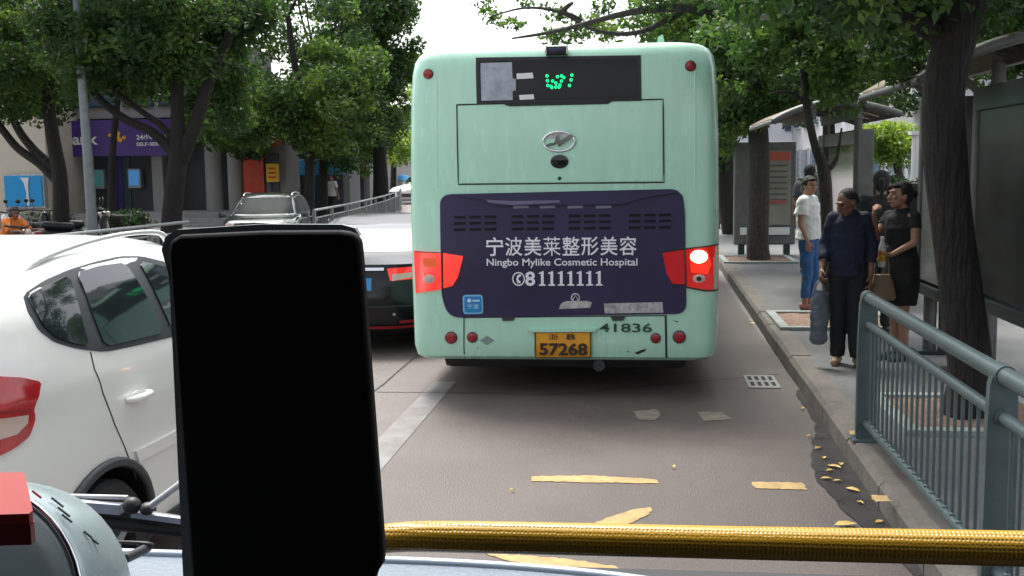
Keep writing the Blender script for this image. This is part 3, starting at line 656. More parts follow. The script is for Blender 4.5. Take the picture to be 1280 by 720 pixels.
patch(BP([(703,378),(709,376),(735,376),(740,378),(738,384.5),(699,386),(700,382)]),BE,K['silver'],'maker_plate',bus,off=.015)
patch(BP([(755,379),(828,377.5),(829,390.5),(756,391.5)]),BE,mat('torn_silver_label',(.25,.24,.26),.35,metal=.3,col2=(.7,.7,.7),scale=22),'torn_label',bus,off=.015)
# tail lamps
def PB(L,m,name,off,th=.03,**k): return patch(BP(L),BE,m,name,bus,off=off,th=th,**k)
PB([(517.5,313),(552.5,315.5),(553,361),(520,366)],K['redglow'],'tail_light',.016)
PB([(554.5,316),(579.5,320),(573,346),(566,357),(555,360)],K['redglow'],'inner_tail_light',.026)
PB(rpoly([(528,322),(546,322),(546,334),(530,334)],5,3),mat('amber_patch',(.6,.09,.02),.3,emit=(.9,.12,.02),es=.12),'indicator_lamp',.019)
x,z=bp(537,348.5); MB().disc(BE(x,z,.016),(0,-1,0),.045,.008,20,ry=.038).build('reversing_lamp',K['clearlens'],bus,smooth=50,local=True); MB().disc(BE(x,z,.024),(0,-1,0),.02,.006,14).build('bulb',K['silver'],bus,local=True)
PB([(856.5,311),(898,306),(899.5,362),(884,362),(858,358)],mat('deep_red_lens',(.38,.01,.012),.18,coat=.6,emit=(.9,.02,.01),es=.12),'tail_light',.016)
PB([(828,316),(855,312),(856,355),(840,354),(833,341)],mat('inner_red_lens',(.32,.008,.015),.25,coat=.4,emit=(.8,.01,.01),es=.08),'inner_tail_light',.026)
PB([(862,316),(884,313),(889,330),(884,342),(864,340)],K['lampglow'],'lit_lens',.019)
x,z=bp(873.5,320.5); MB().disc(BE(x,z,.02),(0,-1,0),.068,.008,24,ry=.052).build('lit_brake_lamp',K['brake'],bus,smooth=50,local=True)
x,z=bp(873.5,348); MB().disc(BE(x,z,.016),(0,-1,0),.05,.008,20,ry=.034).build('reversing_lamp',K['clearlens'],bus,smooth=50,local=True); MB().disc(BE(x,z,.024),(0,-1,0),.02,.006,14).build('bulb',K['ink'],bus,local=True)
line([(519,314),(552,315.8),(553,361)],.004,'lamp_seam',off=.016); line([(553.6,313),(554,362)],.006,'lamp_seam',off=.02); line([(856,311),(857.5,358)],.007,'lamp_seam',off=.024)
line([(829,314),(857,310.8),(898,305.4)],.006,'lamp_seam',off=.018); line([(858,358.5),(880,363),(899,362.5)],.006,'lamp_seam',off=.016)
# lower rear panel
line([(580,396.5),(581,447.5)],.005,'panel_seam'); line([(832,394),(833,447)],.009,'panel_seam'); line([(581,397),(832,394.5)],.004,'panel_seam')
for px in (636,773): PB([(px-10,395),(px+9,395),(px+6,400.5),(px-7,401)],K['trim'],'catch',.012,th=.02)
PB([(660,411.5),(748,411),(741,415),(741,447),(668,447),(667,415)],mat('recess_shade_paint',(.30,.52,.42),.4),'plate_recess',.004,th=.01)  # mint darkened to paint in the shade of the recess
PB([(662,411),(746,410.3),(744,414),(664,414.6)],K['mint'],'plate_hood',.035,th=.04)
PB([(669.5,415),(738,414.4),(738.6,446.3),(670,446.8)],K['plate'],'number_plate',.016)
line([(669.5,415),(738,414.4),(738.6,446.3),(670,446.8),(669.5,415)],.004,'plate_border',off=.018,m=K['ink'])
btext('57268',704.5,436,60,15.5,K['ink'],off=.026,bold=.03)
btext('浙',692,420.6,12,7,K['ink'],off=.026); btext('B',714,420.6,10.5,6.5,K['ink'],off=.026,bold=.02)
btext('41836',782,409.5,66,11,K['greenink'],off=.012,bold=.012,shear=.0)
x,z=bp(609,425.5); MB().prism([(0,-.04),(.062,0),(0,.04),(-.062,0)],lambda u,v,d:BE(x+u,z+v,d),.0,.004).build('gas_symbol',mat('grey_green_print',(.2,.3,.27),.5),bus,local=True)
for L in ([(793,441),(803,437),(808,436),(806,439),(797,443)],[(783,439),(786,438.5),(785,440.5)],[(840,400),(848,402),(846,403)],[(596,435),(598,434.5),(597.5,436)]): PB(L,K['ink'],'scuff',.0025,th=.003)
# side windows and wheels (hardly seen from here)
for s in (-1,1):
    f=lambda y,z,off,s=s:(s*bs.W(y,z,off),y,z)
    for i in range(6): patch([(-3.9+i*1.35,1.2),(-2.65+i*1.35,1.2),(-2.65+i*1.35,2.2),(-3.9+i*1.35,2.2)],f,K['glass'],'side_window',bus,off=.006,step=.4)
    for y in (-2.4,3.4): wheel(bus,s*1.06,y,.48,s,.28)
MB().box((0,-.02,.33),(2.06,9.7,.24),bev=.06).build('underbody',K['black'],bus,local=True)  # underside carried low to deepen the shade beneath the bus
MB().tube([(.3,-4.6,.28),(.3,-5.0,.26)],.05,10).build('exhaust_pipe',K['trim'],bus,smooth=40,local=True)

# ------------------------------------------------------------ trees
def leaves(clusters,size,seed,name,m,parent,up=.5,aspect=.5):
    rg=np.random.default_rng(seed); C=[];
    for (c,r,n) in clusters:
        d=rg.normal(size=(n,3)); d/=np.linalg.norm(d,axis=1)[:,None]; rad=rg.random(n)**.42
        C.append(np.array(c)+d*rad[:,None]*np.array([r,r,r*.7]))
    C=np.concatenate(C); n=len(C); s=size*rg.uniform(.6,1.35,n)[:,None]
    a=rg.normal(size=(n,3)); a[:,2]-=.25; a/=np.linalg.norm(a,axis=1)[:,None]
    nn=rg.normal(size=(n,3)); nn[:,2]+=up; b=np.cross(a,nn); b/=np.linalg.norm(b,axis=1)[:,None]+1e-9; up_=np.cross(b,a)
    V=np.stack([C-a*s*.5,C+b*s*aspect*.5+up_*s*.08,C+a*s*.5,C-b*s*aspect*.5+up_*s*.08],1).reshape(-1,3)
    me=bpy.data.meshes.new(name); me.vertices.add(4*n); me.vertices.foreach_set('co',V.astype(np.float32).ravel())
    me.loops.add(4*n); me.loops.foreach_set('vertex_index',np.arange(4*n,dtype=np.int32)); me.polygons.add(n)
    me.polygons.foreach_set('loop_start',np.arange(0,4*n,4,dtype=np.int32)); me.update(); me.validate(); me.materials.append(m)
    o=bpy.data.objects.new(name,me); COL.objects.link(o); place_world(o,parent) if parent is not None else None
    return o
def ell(c,r,nc,per,seed,cr=(.35,.7),shell=.5):
    rr=random.Random(seed); out=[]
    for i in range(nc):
        while True:
            v=Vector((rr.uniform(-1,1),rr.uniform(-1,1),rr.uniform(-1,1)))
            if v.length<=1 and (v.length>shell or rr.random()<.35): break
        q=rr.uniform(*cr); out.append(((c[0]+v.x*r[0],c[1]+v.y*r[1],c[2]+v.z*r[2]),q,int(per*(q/cr[1])**2*rr.uniform(.7,1.2))))
    return out
def tree(label,trunks,crowns,leafm,bark,size,seed,group=None,name='street_tree',twigs=10,per=260,cr=(.35,.7),extra=None):
    base=trunks[0][0][0]; t=thing(name,label,'tree',tuple(base),0,group)
    b=MB(); 
    for pts,rad in trunks[:1]: b.tube(pts,rad,14,smooth=5)
    b.build('trunk',bark,t,smooth=60)
    for pts,rad in trunks[1:]: MB().tube(pts,rad,9,smooth=4).build('limb',bark,t,smooth=60)
    cl=[]
    for k,(c,r,nc) in enumerate(crowns): cl+=ell(c,r,nc,per,seed+k*7,cr)
    if extra: cl+=extra
    ends=[Vector(p) for pts,_ in trunks for p in pts[max(1,len(pts)//2):]]
    rr=random.Random(seed); tw=MB()
    for (c,q,n) in rr.sample(cl,min(twigs,len(cl))):
        c=Vector(c); e=min(ends,key=lambda p:(p-c).length); mid=e.lerp(c,.5)+Vector((rr.uniform(-.3,.3),rr.uniform(-.3,.3),rr.uniform(.0,.3)))
        tw.tube([e,mid,c],[.05,.03,.012],6,smooth=3)
    if tw.v: tw.build('twigs',bark,t,smooth=60)['kind']='stuff'
    leaves(cl,size,seed,'crown',leafm,t)
    return t
V3=lambda v:tuple(v)
def path(Y,*pp,dy=0): return [V3(atY(px,py,Y+dy*i)) for i,(px,py) in enumerate(pp)]
def gb(px,Y,z=.13): p=atY(px,300,Y); return (p.x,Y,z)
GL='trees along the far side of the street'; GR='trees on the bus stop pavement'
Y=23; tree('leftmost street tree with two bare limbs curving off to the left edge',[([gb(76,Y)]+path(Y,(76,250),(74,215),(66,170),(60,110),(80,50),(95,0),(100,-60)),[.22,.175,.165,.15,.13,.11,.09,.06]),
  (path(Y,(74,228),(50,205),(22,185),(0,158),(-30,120)),[.12,.1,.09,.085,.07]),(path(Y,(70,212),(45,190),(22,160),(4,115),(-8,60)),[.12,.1,.09,.08,.06]),(path(Y,(62,120),(95,85),(120,30),(122,-20)),[.1,.08,.07,.05])],
  [(V3(atY(5,95,Y)),(1.7,1.6,1.1),20),(V3(atY(30,30,Y)),(2.2,2.2,1.5),40),(V3(atY(60,-60,Y)),(3,2.6,2),34),(V3(atY(95,60,Y-.5)),(1.1,1.2,.9),9)],K['leafB'],K['bark'],.13,11,GL,per=520)
Y=21.5; tree('thick dark street tree whose fork frames the purple bank sign',[([gb(213,Y)]+path(Y,(215,270),(222,200),(222,160),(222,110),(228,50),(232,-20)),[.26,.21,.19,.15,.12,.1,.08]),
  (path(Y,(222,195),(190,165),(150,145),(108,105),(90,60)),[.13,.1,.085,.07,.05]),(path(Y,(220,182),(205,160),(175,138),(140,112)),[.09,.07,.06,.05]),(path(Y,(226,200),(246,150),(262,100),(285,50),(300,0),(305,-60)),[.16,.14,.12,.1,.09,.06])],
  [(V3(atY(155,75,Y)),(1.5,1.5,1.0),26),(V3(atY(190,20,Y)),(2.3,2.2,1.2),40),(V3(atY(240,-60,Y)),(3.4,3,1.8),36),(V3(atY(262,110,Y+1)),(.8,1.2,1.0),12),(V3(atY(250,20,Y)),(1.2,1.5,1.1),13)],K['leafA'],K['bark'],.14,23,GL,per=520)
Y=30; tree('bushy tree with low hanging boughs over the dark parked SUV',[([gb(385,Y)]+path(Y,(387,230),(385,150),(370,90),(360,20)),[.18,.14,.12,.1,.07]),(path(Y,(385,160),(350,140),(300,130)),[.1,.08,.05])],
  [(V3(atY(350,150,Y)),(1.7,1.5,.9),32),(V3(atY(290,150,Y+1)),(1.1,1.3,1.0),16),(V3(atY(420,140,Y)),(1.2,1.3,1.2),24),(V3(atY(420,90,Y)),(1.0,1.4,.9),12),(V3(atY(360,-20,Y)),(2.6,2.2,1.0),20)],K['leafB'],K['bark'],.16,31,GL,per=420)
Y=36; tree('middle tree of the far row, its trunk right of the parked SUV',[([gb(404,Y)]+path(Y,(404,230),(404,170),(400,100)),[.18,.15,.12,.1])],
  [(V3(atY(410,120,Y)),(1.8,1.6,2.6),44),(V3(atY(400,10,Y)),(2.6,2.2,2.2),34)],K['leafA'],K['bark'],.19,37,GL,per=300,cr=(.45,.85))
Y=43; tree('slim tree beside the pink parasol',[([gb(440,Y)]+path(Y,(440,230),(442,170),(450,100)),[.18,.15,.12,.1])],
  [(V3(atY(455,140,Y)),(1.7,1.6,2.4),40),(V3(atY(450,20,Y)),(2.2,2,2.6),36)],K['leafB'],K['bark'],.21,41,GL,per=280,cr=(.45,.9))
Y=40; tree('tall tree of the far row nearest to the green bus',[([gb(476,Y)]+path(Y,(476,230),(474,170),(478,90),(480,20)),[.33,.29,.23,.17,.12])],
  [(V3(atY(478,120,Y)),(1.25,1.4,2.0),34),(V3(atY(487,55,Y)),(1.2,1.4,1.6),30),(V3(atY(460,-20,Y)),(1.9,2,2.0),34)],K['leafA'],K['bark'],.2,43,GL,per=300,cr=(.4,.8))
Y=62; tree('pale green small tree at the far end of the street',[([gb(492,Y)]+path(Y,(492,215),(492,180)),[.2,.17,.12])],
  [(V3(atY(488,185,Y)),(1.7,1.6,1.2),22),(V3(atY(500,120,Y+6)),(2.6,2.4,3.2),36)],K['leafY'],K['bark'],.26,47,GL,per=200,cr=(.5,1.0))
Y=31; tree('background tree filling the gap between the two left trunks',[([gb(140,Y)]+path(Y,(140,200),(150,100)),[.12,.1,.08])],
  [(V3(atY(120,60,Y)),(3.2,2,1.6),44),(V3(atY(30,60,Y)),(2.5,2,1.8),36),(V3(atY(225,75,Y)),(1.7,2,1.4),18),(V3(atY(272,118,Y+3)),(1.7,1.5,1.0),26),(V3(atY(330,130,Y+6)),(1.5,1.5,.6),12),(V3(atY(320,165,Y+4)),(1.9,1.6,.7),12)],K['leafA'],K['bark'],.2,53,GL,per=380,cr=(.5,.95))
# right side
P=[(2.22,7.64,.1)]+path(7.64,(1213,470),(1203,380),(1190,280),(1181,190),(1180,110),(1197,40),(1220,-30),(1245,-110),(1260,-200)); 
tree('big dark leaning tree trunk in front of the near bus shelter',[(P,[.165,.148,.142,.135,.142,.135,.135,.135,.12,.1]),(path(7.64,(1200,60),(1120,10),(1050,-40)),[.08,.06,.04]),(path(7.64,(1240,-90),(1300,-120),(1380,-130)),[.09,.07,.05])],
  [(V3(atY(1300,15,9.2)),(.75,.8,.35),12),(V3(atY(1265,-60,8)),(1.3,1.6,.4),26),(V3(atY(1120,-80,7.2)),(1.2,1.3,.4),24),((1.8,7.9,5.4),(3.6,3.6,1.4),110)],K['leafA'],K['bark'],.085,61,GR,per=420,cr=(.25,.5),
  extra=[(V3(atY(1105+a,b,8.2+c)),.16,90) for a,b,c in ((0,30,0),(30,60,.4),(-25,10,.2),(-50,30,.5),(10,90,.5),(45,20,0),(-10,60,.8),(38,95,.3),(-75,5,.3),(60,45,.7))])
P=[(2.13,12.37,.1)]+path(12.37,(1036,370),(1034,280),(1030,215),(1018,180),(1008,130),(1003,80),(985,10),(980,-60))
tree('thin crooked young tree growing from the framed soil pit',[(P,[.085,.072,.068,.07,.045,.042,.038,.03,.02]),(path(12.37,(1030,214),(1045,200),(1052,160)),[.05,.025,.01]),(path(12.37,(1010,130),(985,115),(962,118)),[.03,.02,.01])],
  [(V3(atY(1020,60,12.4)),(.75,.8,.55),24),(V3(atY(1080,85,12)),(.6,.7,.45),20),(V3(atY(960,20,12.6)),(.7,.7,.4),14),(V3(atY(1050,-20,12)),(1.2,1,.5),26)],K['leafB'],K['bark2'],.085,67,GR,per=300,cr=(.18,.36))
P=[(2.2,20.25,.1)]+path(20.25,(947,300),(949,200),(946,130),(950,70),(945,10),(940,-60))
tree('mid-distance tree standing in front of the grey notice board',[(P,[.23,.20,.19,.175,.14,.12,.1]),(path(20.25,(947,60),(905,25),(860,10),(790,15),(700,38),(640,48),dy=-.3),[.12,.1,.085,.06,.035,.015]),(path(20.0,(860,10),(800,40),(745,38),(700,15),(655,10),(610,22),dy=-.2),[.06,.045,.035,.03,.02,.01])],
  [(V3(atY(920,100,20.5)),(.95,1.2,.95),30),(V3(atY(985,95,20)),(.8,1.1,1.0),20),(V3(atY(940,20,20)),(1.7,1.5,.9),34),(V3(atY(960,-60,20)),(3,2.6,1.3),34),(V3(atY(905,160,22)),(.5,.8,.5),8)],K['leafB'],K['bark2'],.12,71,GR,per=420,cr=(.3,.55),
  extra=[(V3(atY(px,py,19.3+k*.13)),rd*1.1,int(n*1.7)) for k,(px,py,rd,n) in enumerate([(612,18,.22,34),(622,28,.16,20),(645,30,.18,28),(690,46,.24,60),(715,42,.3,90),(700,20,.22,30),(740,30,.3,80),(765,38,.34,110),(790,22,.26,60),(815,40,.34,120),(845,44,.3,100),(842,22,.3,90),(870,30,.4,160),(685,12,.2,30),(755,8,.25,60),(800,4,.3,60),(884,50,.34,140),(605,2,.25,30),(655,4,.2,26)])])
P=[(2.35,28,.1)]+path(28,(907,230),(906,130),(900,60))
tree('shaded tree just showing beside the right edge of the bus',[(P,[.24,.22,.2,.15])],[(V3(atY(905,120,28)),(1.0,1.4,1.6),26),(V3(atY(880,50,28)),(1.6,1.6,1.0),26),(V3(atY(960,40,29)),(2.2,2,1.6),34)],K['leafA'],K['bark'],.16,73,GR,per=300,cr=(.4,.75))
tree('yellow-green ornamental tree behind the far bus shelter',[([(6.3,26,.1),V3(atY(1120,200,26)),V3(atY(1118,165,26))],[.1,.09,.06])],[(V3(atY(1112,178,26)),(.75,.7,.42),24)],K['leafY'],K['bark2'],.12,79,None,name='ornamental_tree',per=260,cr=(.2,.4),twigs=4)
tree('dark tree showing above the near shelter roof at the right',[([(5.2,17,.1),(5.3,17,2),(5.5,17,4.2)],[.2,.17,.12])],[((4.2,16,4.4),(1.6,1.6,.9),24),((6.2,17,4.3),(2.2,1.8,1.6),44)],K['leafA'],K['bark'],.13,83,GR,per=300,cr=(.35,.6))
tree('broad dark tree behind the shelters in the garden',[([(6.4,38,.1),(6.4,38,3),(6.2,38,5)],[.25,.2,.15])],[((4.6,38,5.4),(3.0,2,1.6),44),((8.5,36,5.5),(3,2,2.4),34)],K['leafA'],K['bark'],.18,89,GR,per=300,cr=(.4,.8))
# hedges
def hedge(label,c,d,seed,n=900,m='leafD',size=.1,name='hedge'):
    t=thing(name,label,'hedge',(c[0],c[1],.13)); rr=random.Random(seed)
    MB().box((c[0],c[1],.13+d[2]*.45),(d[0]*.85,d[1]*.8,d[2]*.85),bev=.1).build('branches',K['bark'],t)
    cl=[((c[0]+rr.uniform(-.5,.5)*d[0],c[1]+rr.uniform(-.5,.5)*d[1],.13+rr.uniform(.15,.95)*d[2]),.2,n//40) for _ in range(60)]
    leaves(cl,size,seed,'foliage',K[m],t)
a=atY(32,280,24);c_=atY(70,280,24); hedge('clipped dark hedge behind the scooters, left of the lamp post',((a.x+c_.x)/2,24.5),(c_.x-a.x,1.0,.85),1)
a=atY(118,280,25.5);c_=atY(165,280,25.5); hedge('rounded dark hedge right of the lamp post',((a.x+c_.x)/2,26),(c_.x-a.x,1.2,.85),2,1500)
hedge('dark green hedge behind the waiting people',(6.0,23.5),(3.2,1.0,1.55),3,4200)
hedge('garden shrubs behind the far bus shelter',(4.9,31),(4.5,1.4,1.5),4,5200)
# soil pits with pale stone frames round the trunks
def pit(x0,x1,y0,y1,label):
    t=thing('tree_pit',label,'tree pit',((x0+x1)/2,(y0+y1)/2,.15),group='tree pits in the pavement')
    for c,d in ((((x0+x1)/2,y0,.165),(x1-x0+.1,.1,.05)),(((x0+x1)/2,y1,.165),(x1-x0+.1,.1,.05)),((x0,(y0+y1)/2,.166),(.1,y1-y0-.1,.05)),((x1,(y0+y1)/2,.166),(.1,y1-y0-.1,.05))): MB().box(c,d,bev=.008).build('kerb_edge',mat_pit,t)
    b=MB(); n=10; vs=[];rr=random.Random(4)
    for i in range(n+1):
        for j in range(n+1): vs.append((x0+.05+(x1-x0-.1)*i/n,y0+.05+(y1-y0-.1)*j/n,.156+rr.uniform(0,.02)))
    b.add(vs,[(i*(n+1)+j,(i+1)*(n+1)+j,(i+1)*(n+1)+j+1,i*(n+1)+j+1) for i in range(n) for j in range(n)]).build('soil',mat_soil,t,smooth=60)
mat_pit=mat('pale_pit_stone',(.26,.29,.27),.7,var=.2,scale=8); mat_soil=mat('bare_soil',(.2,.13,.09),.95,var=.4,scale=12,bump=.5)
pit(1.53,2.75,11.6,12.85,'framed soil pit at the foot of the thin crooked tree'); pit(1.55,2.75,19.5,20.9,'framed soil pit at the foot of the mid-distance tree'); pit(1.75,2.75,7.1,8.2,'framed soil pit at the foot of the big leaning trunk')

# ------------------------------------------------------------ street lamp post on the left
t=thing('lamp_post','slim grey lamp post in front of the bank','lamp post',tuple(gb(116,20.5)))
pp=[gb(116,20.5)]+path(20.5,(112,230),(104,120),(98,40),(92,-60),(86,-160)); MB().tube(pp,[.105,.10,.085,.075,.06,.05],14,smooth=3).build('pole',mat('lamp_post_grey',(.2,.22,.23),.5,metal=.3,var=.15,scale=8),t,smooth=50)
MB().tube([pp[-1],(pp[-1][0]+.3,20.5,pp[-1][2]+.35),(pp[-1][0]+1.6,20.5,pp[-1][2]+.5)],[.04,.035,.03],10,smooth=4).build('arm',K['fence'],t,smooth=50)
MB().box((pp[-1][0]+1.9,20.5,pp[-1][2]+.48),(.6,.25,.12),bev=.04).build('lamp_head',K['silver'],t,smooth=50)

# ------------------------------------------------------------ buildings on the left
conc=mat('grey_render',(.30,.29,.285),.8,var=.12,scale=1.2); cream=mat('cream_render',(.60,.53,.44),.8,var=.07,scale=1); dgrey=mat('dark_recess_wall',(.07,.075,.085),.6,var=.2,scale=2)
purp=mat('purple_sign_board',(.06,.02,.20),.4,var=.1,scale=1.5); wing=mat('window_glass_blue',(.05,.09,.13),.1,coat=.3); lstone=mat('pale_step_stone',(.30,.29,.29),.7,var=.15,scale=3)
cxr=atY(58,200,34).x
t=thing('cream_building','cream rendered building wall at the left edge','building',(cxr-5,39,.13))
MB().box((cxr-5.5,40,4.4),(11,12,8.6),bev=.02).build('wall',cream,t); MB().box((cxr-5.5,40,8.8),(11.3,12.3,.3)).build('cornice',conc,t); MB().box((cxr-5.5,33.97,.35),(11.02,.1,.5)).build('plinth',conc,t)
for i in range(4): 
    f=MB().box((cxr-1.6-i*2.6,33.98,5.8),(1.5,.12,1.5)).build('window_frame',K['trim'],t); g_=MB().box((cxr-1.6-i*2.6,33.93,5.8),(1.36,.06,1.36)).build('pane',wing,t)
p0=atY(5,220,33.7);p1=atY(54,258,33.7)
t=thing('blue_billboard','bright blue billboard with a white curved stroke on the cream wall','billboard',((p0.x+p1.x)/2,33.7,p1.z))
MB().box(((p0.x+p1.x)/2,33.8,(p0.z+p1.z)/2),(p1.x-p0.x+.1,.14,p0.z-p1.z+.1)).build('frame',K['silver'],t)
MB().box(((p0.x+p1.x)/2,33.71,(p0.z+p1.z)/2),(p1.x-p0.x,.06,p0.z-p1.z)).build('poster',mat('blue_poster',(.01,.30,.66),.5),t)
L=[atY(a,b_,33.66) for a,b_ in ((25,222),(36,222),(35,232),(36,246),(37,257),(34,257),(33,240),(30,229))]; MB().prism([(q.x,q.z) for q in L],lambda u,v,d:(u,33.66-d,v),-.01,.01).build('white_stroke',K['palewhite'],t)
Yb=36; bl=atY(57,200,Yb).x+.02; br=atY(306,200,Yb).x
t=thing('bank_building','grey bank building with purple sign, recessed entrance and steps','building',((bl+br)/2,Yb,.13))
MB().box(((bl+br)/2,Yb+1.6,5.0),(br-bl,3,2.4)).build('upper_wall',conc,t); MB().box(((bl+br)/2,Yb+2.2,2.0),(br-bl,2,3.75)).build('recess_wall',dgrey,t)
MB().box(((bl+br)/2,Yb+.95,.36),(br-bl,3.3,.42)).build('platform',lstone,t)
for i in range(3): MB().box(((bl+br)/2,Yb-1.0-i*.38,.29-.12*i+.03),(br-bl,.38,.36-.12*i+.12)).build('step',lstone,t)
for px,wd in ((88,.75),(198,.4),(266,.6),(294,.6)):
    x=atY(px,230,Yb+.2).x; MB().tube([(x,Yb+.35,.55),(x,Yb+.35,3.9)],wd/2,18).build('column',conc,t,smooth=40) if wd>.5 and px>200 else MB().box((x,Yb+.35,2.2),(wd,.4,3.4),bev=.02).build('column',conc,t)
for i in range(6):
    x=bl+.9+i*1.28; f=MB().box((x,Yb+.06,4.55),(1.1,.12,.75)).build('window',K['trim'],t); g_=MB().box((x,Yb-.0,4.55),(1.0,.06,.65)).build('pane',wing,None); g_.parent=f
for px in (143,150): MB().box((atY(px,230,Yb+1).x,Yb+1.15,1.7),(.12,.06,2.2)).build('door_frame',purp,t)
MB().box((atY(146,230,Yb+1).x,Yb+1.17,1.6),(.9,.04,2.1)).build('door',wing,t)
p0=atY(56,152,Yb-.2);p1=atY(223,194,Yb-.2)
MB().box(((p0.x+p1.x)/2,Yb-.12,(p0.z+p1.z)/2),(p1.x-p0.x,.3,p0.z-p1.z),bev=.02).build('sign_board',purp,t)
for s_,px,py,wpx,hpx,m_ in (('Bank',101,174,44,15,K['palewhite']),('24小时自助',192,171,44,8,K['palewhite']),('SELF-SERVICE',192,180,44,4.5,K['palewhite'])):
    q=atY(px,py,Yb-.3); text('sign_lettering',s_,(q.x,Yb-.3,q.z),hpx*Yb/FPX,m_,t,width=wpx*Yb/FPX*1.06,bold=.03)
og=mat('orange_sign_print',(.8,.38,.02),.5)
for cx_ in (69,146):
    for k,(u,v,r_) in enumerate(((0,0,4),(4,3,3.2),(-5,2,3),(2,-5,2.6),(9,0,2.6),(-9,-3,2.2)) if cx_>100 else ((0,2,3.5),(-1,-3,2.6),(1,-7,1.6))):
        q=atY(cx_+u,172+v,Yb-.29); MB().disc((q.x,Yb-.27,q.z),(0,-1,0),r_*Yb/FPX,.03,10).build('sign_emblem',og,t)
for px,py,nm in ((122,224,0),(168,223,1)):
    q=atY(px,py,Yb+.9); s_=Yb/FPX; f=MB().box((q.x,Yb+1.0,q.z),(18*s_,.25,26*s_),bev=.03).build('cash_machine',mat('pale_machine_frame',(.42,.5,.55),.4),t)
    g_=MB().box((q.x,Yb+.86,q.z+.02),(13*s_,.04,20*s_)).build('screen',mat('blue_screen',(.02,.12,.3) if nm else (.03,.09,.1),.2,emit=(.05,.2,.45) if nm else (.03,.1,.1),es=.25),None); g_.parent=f
# shop row further on
def shop(px0,px1,Y,ztop,label,colr,band=None,bandcol=None,d=8):
    a=atY(px0,210,Y).x;b_=atY(px1,210,Y).x; t=thing('shop_building',label,'building',((a+b_)/2,Y,.13),group='row of shops on the far side')
    MB().box(((a+b_)/2,Y+d/2,ztop/2+.13),(b_-a-.03,d,ztop)).build('wall',conc,t); f=MB().box(((a+b_)/2,Y-.06,1.35),(b_-a-.5,.1,2.3)).build('shopfront',dgrey,t)
    MB().box(((a+b_)/2,Y-.13,1.2),((b_-a)*.3,.06,1.9)).build('door',wing,t)
    if colr: MB().box((a+(b_-a)*.25,Y-.2,1.9),((b_-a)*.5,.15,3.0)).build('coloured_panel',colr,t)
    if band: z0,z1=band; MB().box(((a+b_)/2,Y-.5,(z0+z1)/2),(b_-a-.1,.7,z1-z0),bev=.02).build('sign_band',bandcol,t)
    n=int((b_-a)/1.6)
    for i in range(n):
        for k in range(0 if ztop<6 else 2):
            x=a+(i+.5)*(b_-a)/n; f=MB().box((x,Y-.04,5.0+k*2.6),(1.0,.1,1.3)).build('window',K['trim'],t); g_=MB().box((x,Y-.10,5.0+k*2.6),(.9,.05,1.2)).build('pane',wing,None); g_.parent=f
    return t
redp=mat('red_shop_panel',(.55,.05,.02),.5,var=.1); yel=mat('yellow_shop_sign',(.85,.5,.03),.5); blu=mat('blue_shop_band',(.03,.25,.5),.5,var=.2,scale=1); brn=mat('brown_shop_wall',(.10,.05,.04),.7,var=.3,scale=2)
t=shop(307.5,358,36.3,4.2,'shop with red panel and yellow sign between bank and blue shop',redp,(2.75,3.1),mat('dark_orange_band',(.4,.12,.02),.5),d=1.5)
q=atY(341,216,35.9); MB().box((q.x,35.9,q.z),(.42,.12,.62)).build('yellow_sign',yel,t); 
for k in range(3): MB().box((q.x,35.82,q.z+.15-.15*k),(.26,.02,.06)).build('sign_stroke',redp,t)
for k in range(4): q=atY(316+k*5,187,35.4); MB().box((q.x,35.4,q.z),(.11,.05,.2)).build('sign_letter',yel,t)
shop(359,437,39,3.6,'shop with long blue sign band behind the street trees',None,(1.75,2.3),blu,d=1.5)
shop(438,462,44,2.7,'brown shop behind the pink parasol',brn,(1.9,2.3),mat('faded_red_band',(.4,.12,.1),.5),d=1.5)
shop(466,482,66,3.6,'pale far shop beside the pale green tree',None,(2.4,3.0),yel)
# far end of the street
t=thing('end_building','white low building closing the far end of the street','building',(-38,112,0))
MB().box((-36,118,1.9),(26,8,3.8)).build('wall',mat('white_render',(.7,.7,.72),.8,var=.05),t)
for i in range(10): MB().box((-47.5+i*2.4,113.9,2.6),(1.5,.2,1.5)).build('window',wing,t)
MB().box((-36,113.6,3.3),(26,.6,.8)).build('sign_band',blu,t); MB().box((-36,118,3.95),(26.4,8.4,.3)).build('roof',mat('red_roof',(.5,.18,.15),.8),t)
def parasol(px,py,Y,rpx,col,label,tilt=0):
    q=atY(px,py,Y); r=rpx*Y/FPX; t=thing('parasol',label,'parasol',(q.x,Y,.13),group='parasols by the far stalls'); n=10; vs=[(q.x,Y,q.z+r*.45)]
    for i in range(n): a=2*PI*i/n; vs.append((q.x+r*math.cos(a)*.6,Y+r*math.sin(a)*.6,q.z+r*.28))
    for i in range(n): a=2*PI*i/n; vs.append((q.x+r*math.cos(a),Y+r*math.sin(a),q.z-r*.1))
    fs=[(0,1+i,1+(i+1)%n) for i in range(n)]+[(1+i,1+n+i,1+n+(i+1)%n,1+(i+1)%n) for i in range(n)]
    o=MB().add(vs,fs).build('canopy',col,t); md=o.modifiers.new('s','SOLIDIFY'); md.thickness=.02; MB().tube([(q.x,Y,.13),(q.x,Y,q.z+r*.45)],.03,8).build('pole',K['silver'],t)
pinkm=mat('pink_canvas',(.75,.13,.18),.8); parasol(453,232,46,13,pinkm,'pink parasol between two street tree trunks'); parasol(503,224,70,14,mat('blue_canvas',(.05,.3,.6),.8),'blue parasol at the far end of the street'); parasol(497,238,56,11,mat('white_canvas',(.7,.7,.7),.8),'white parasol beside the bus edge far away')
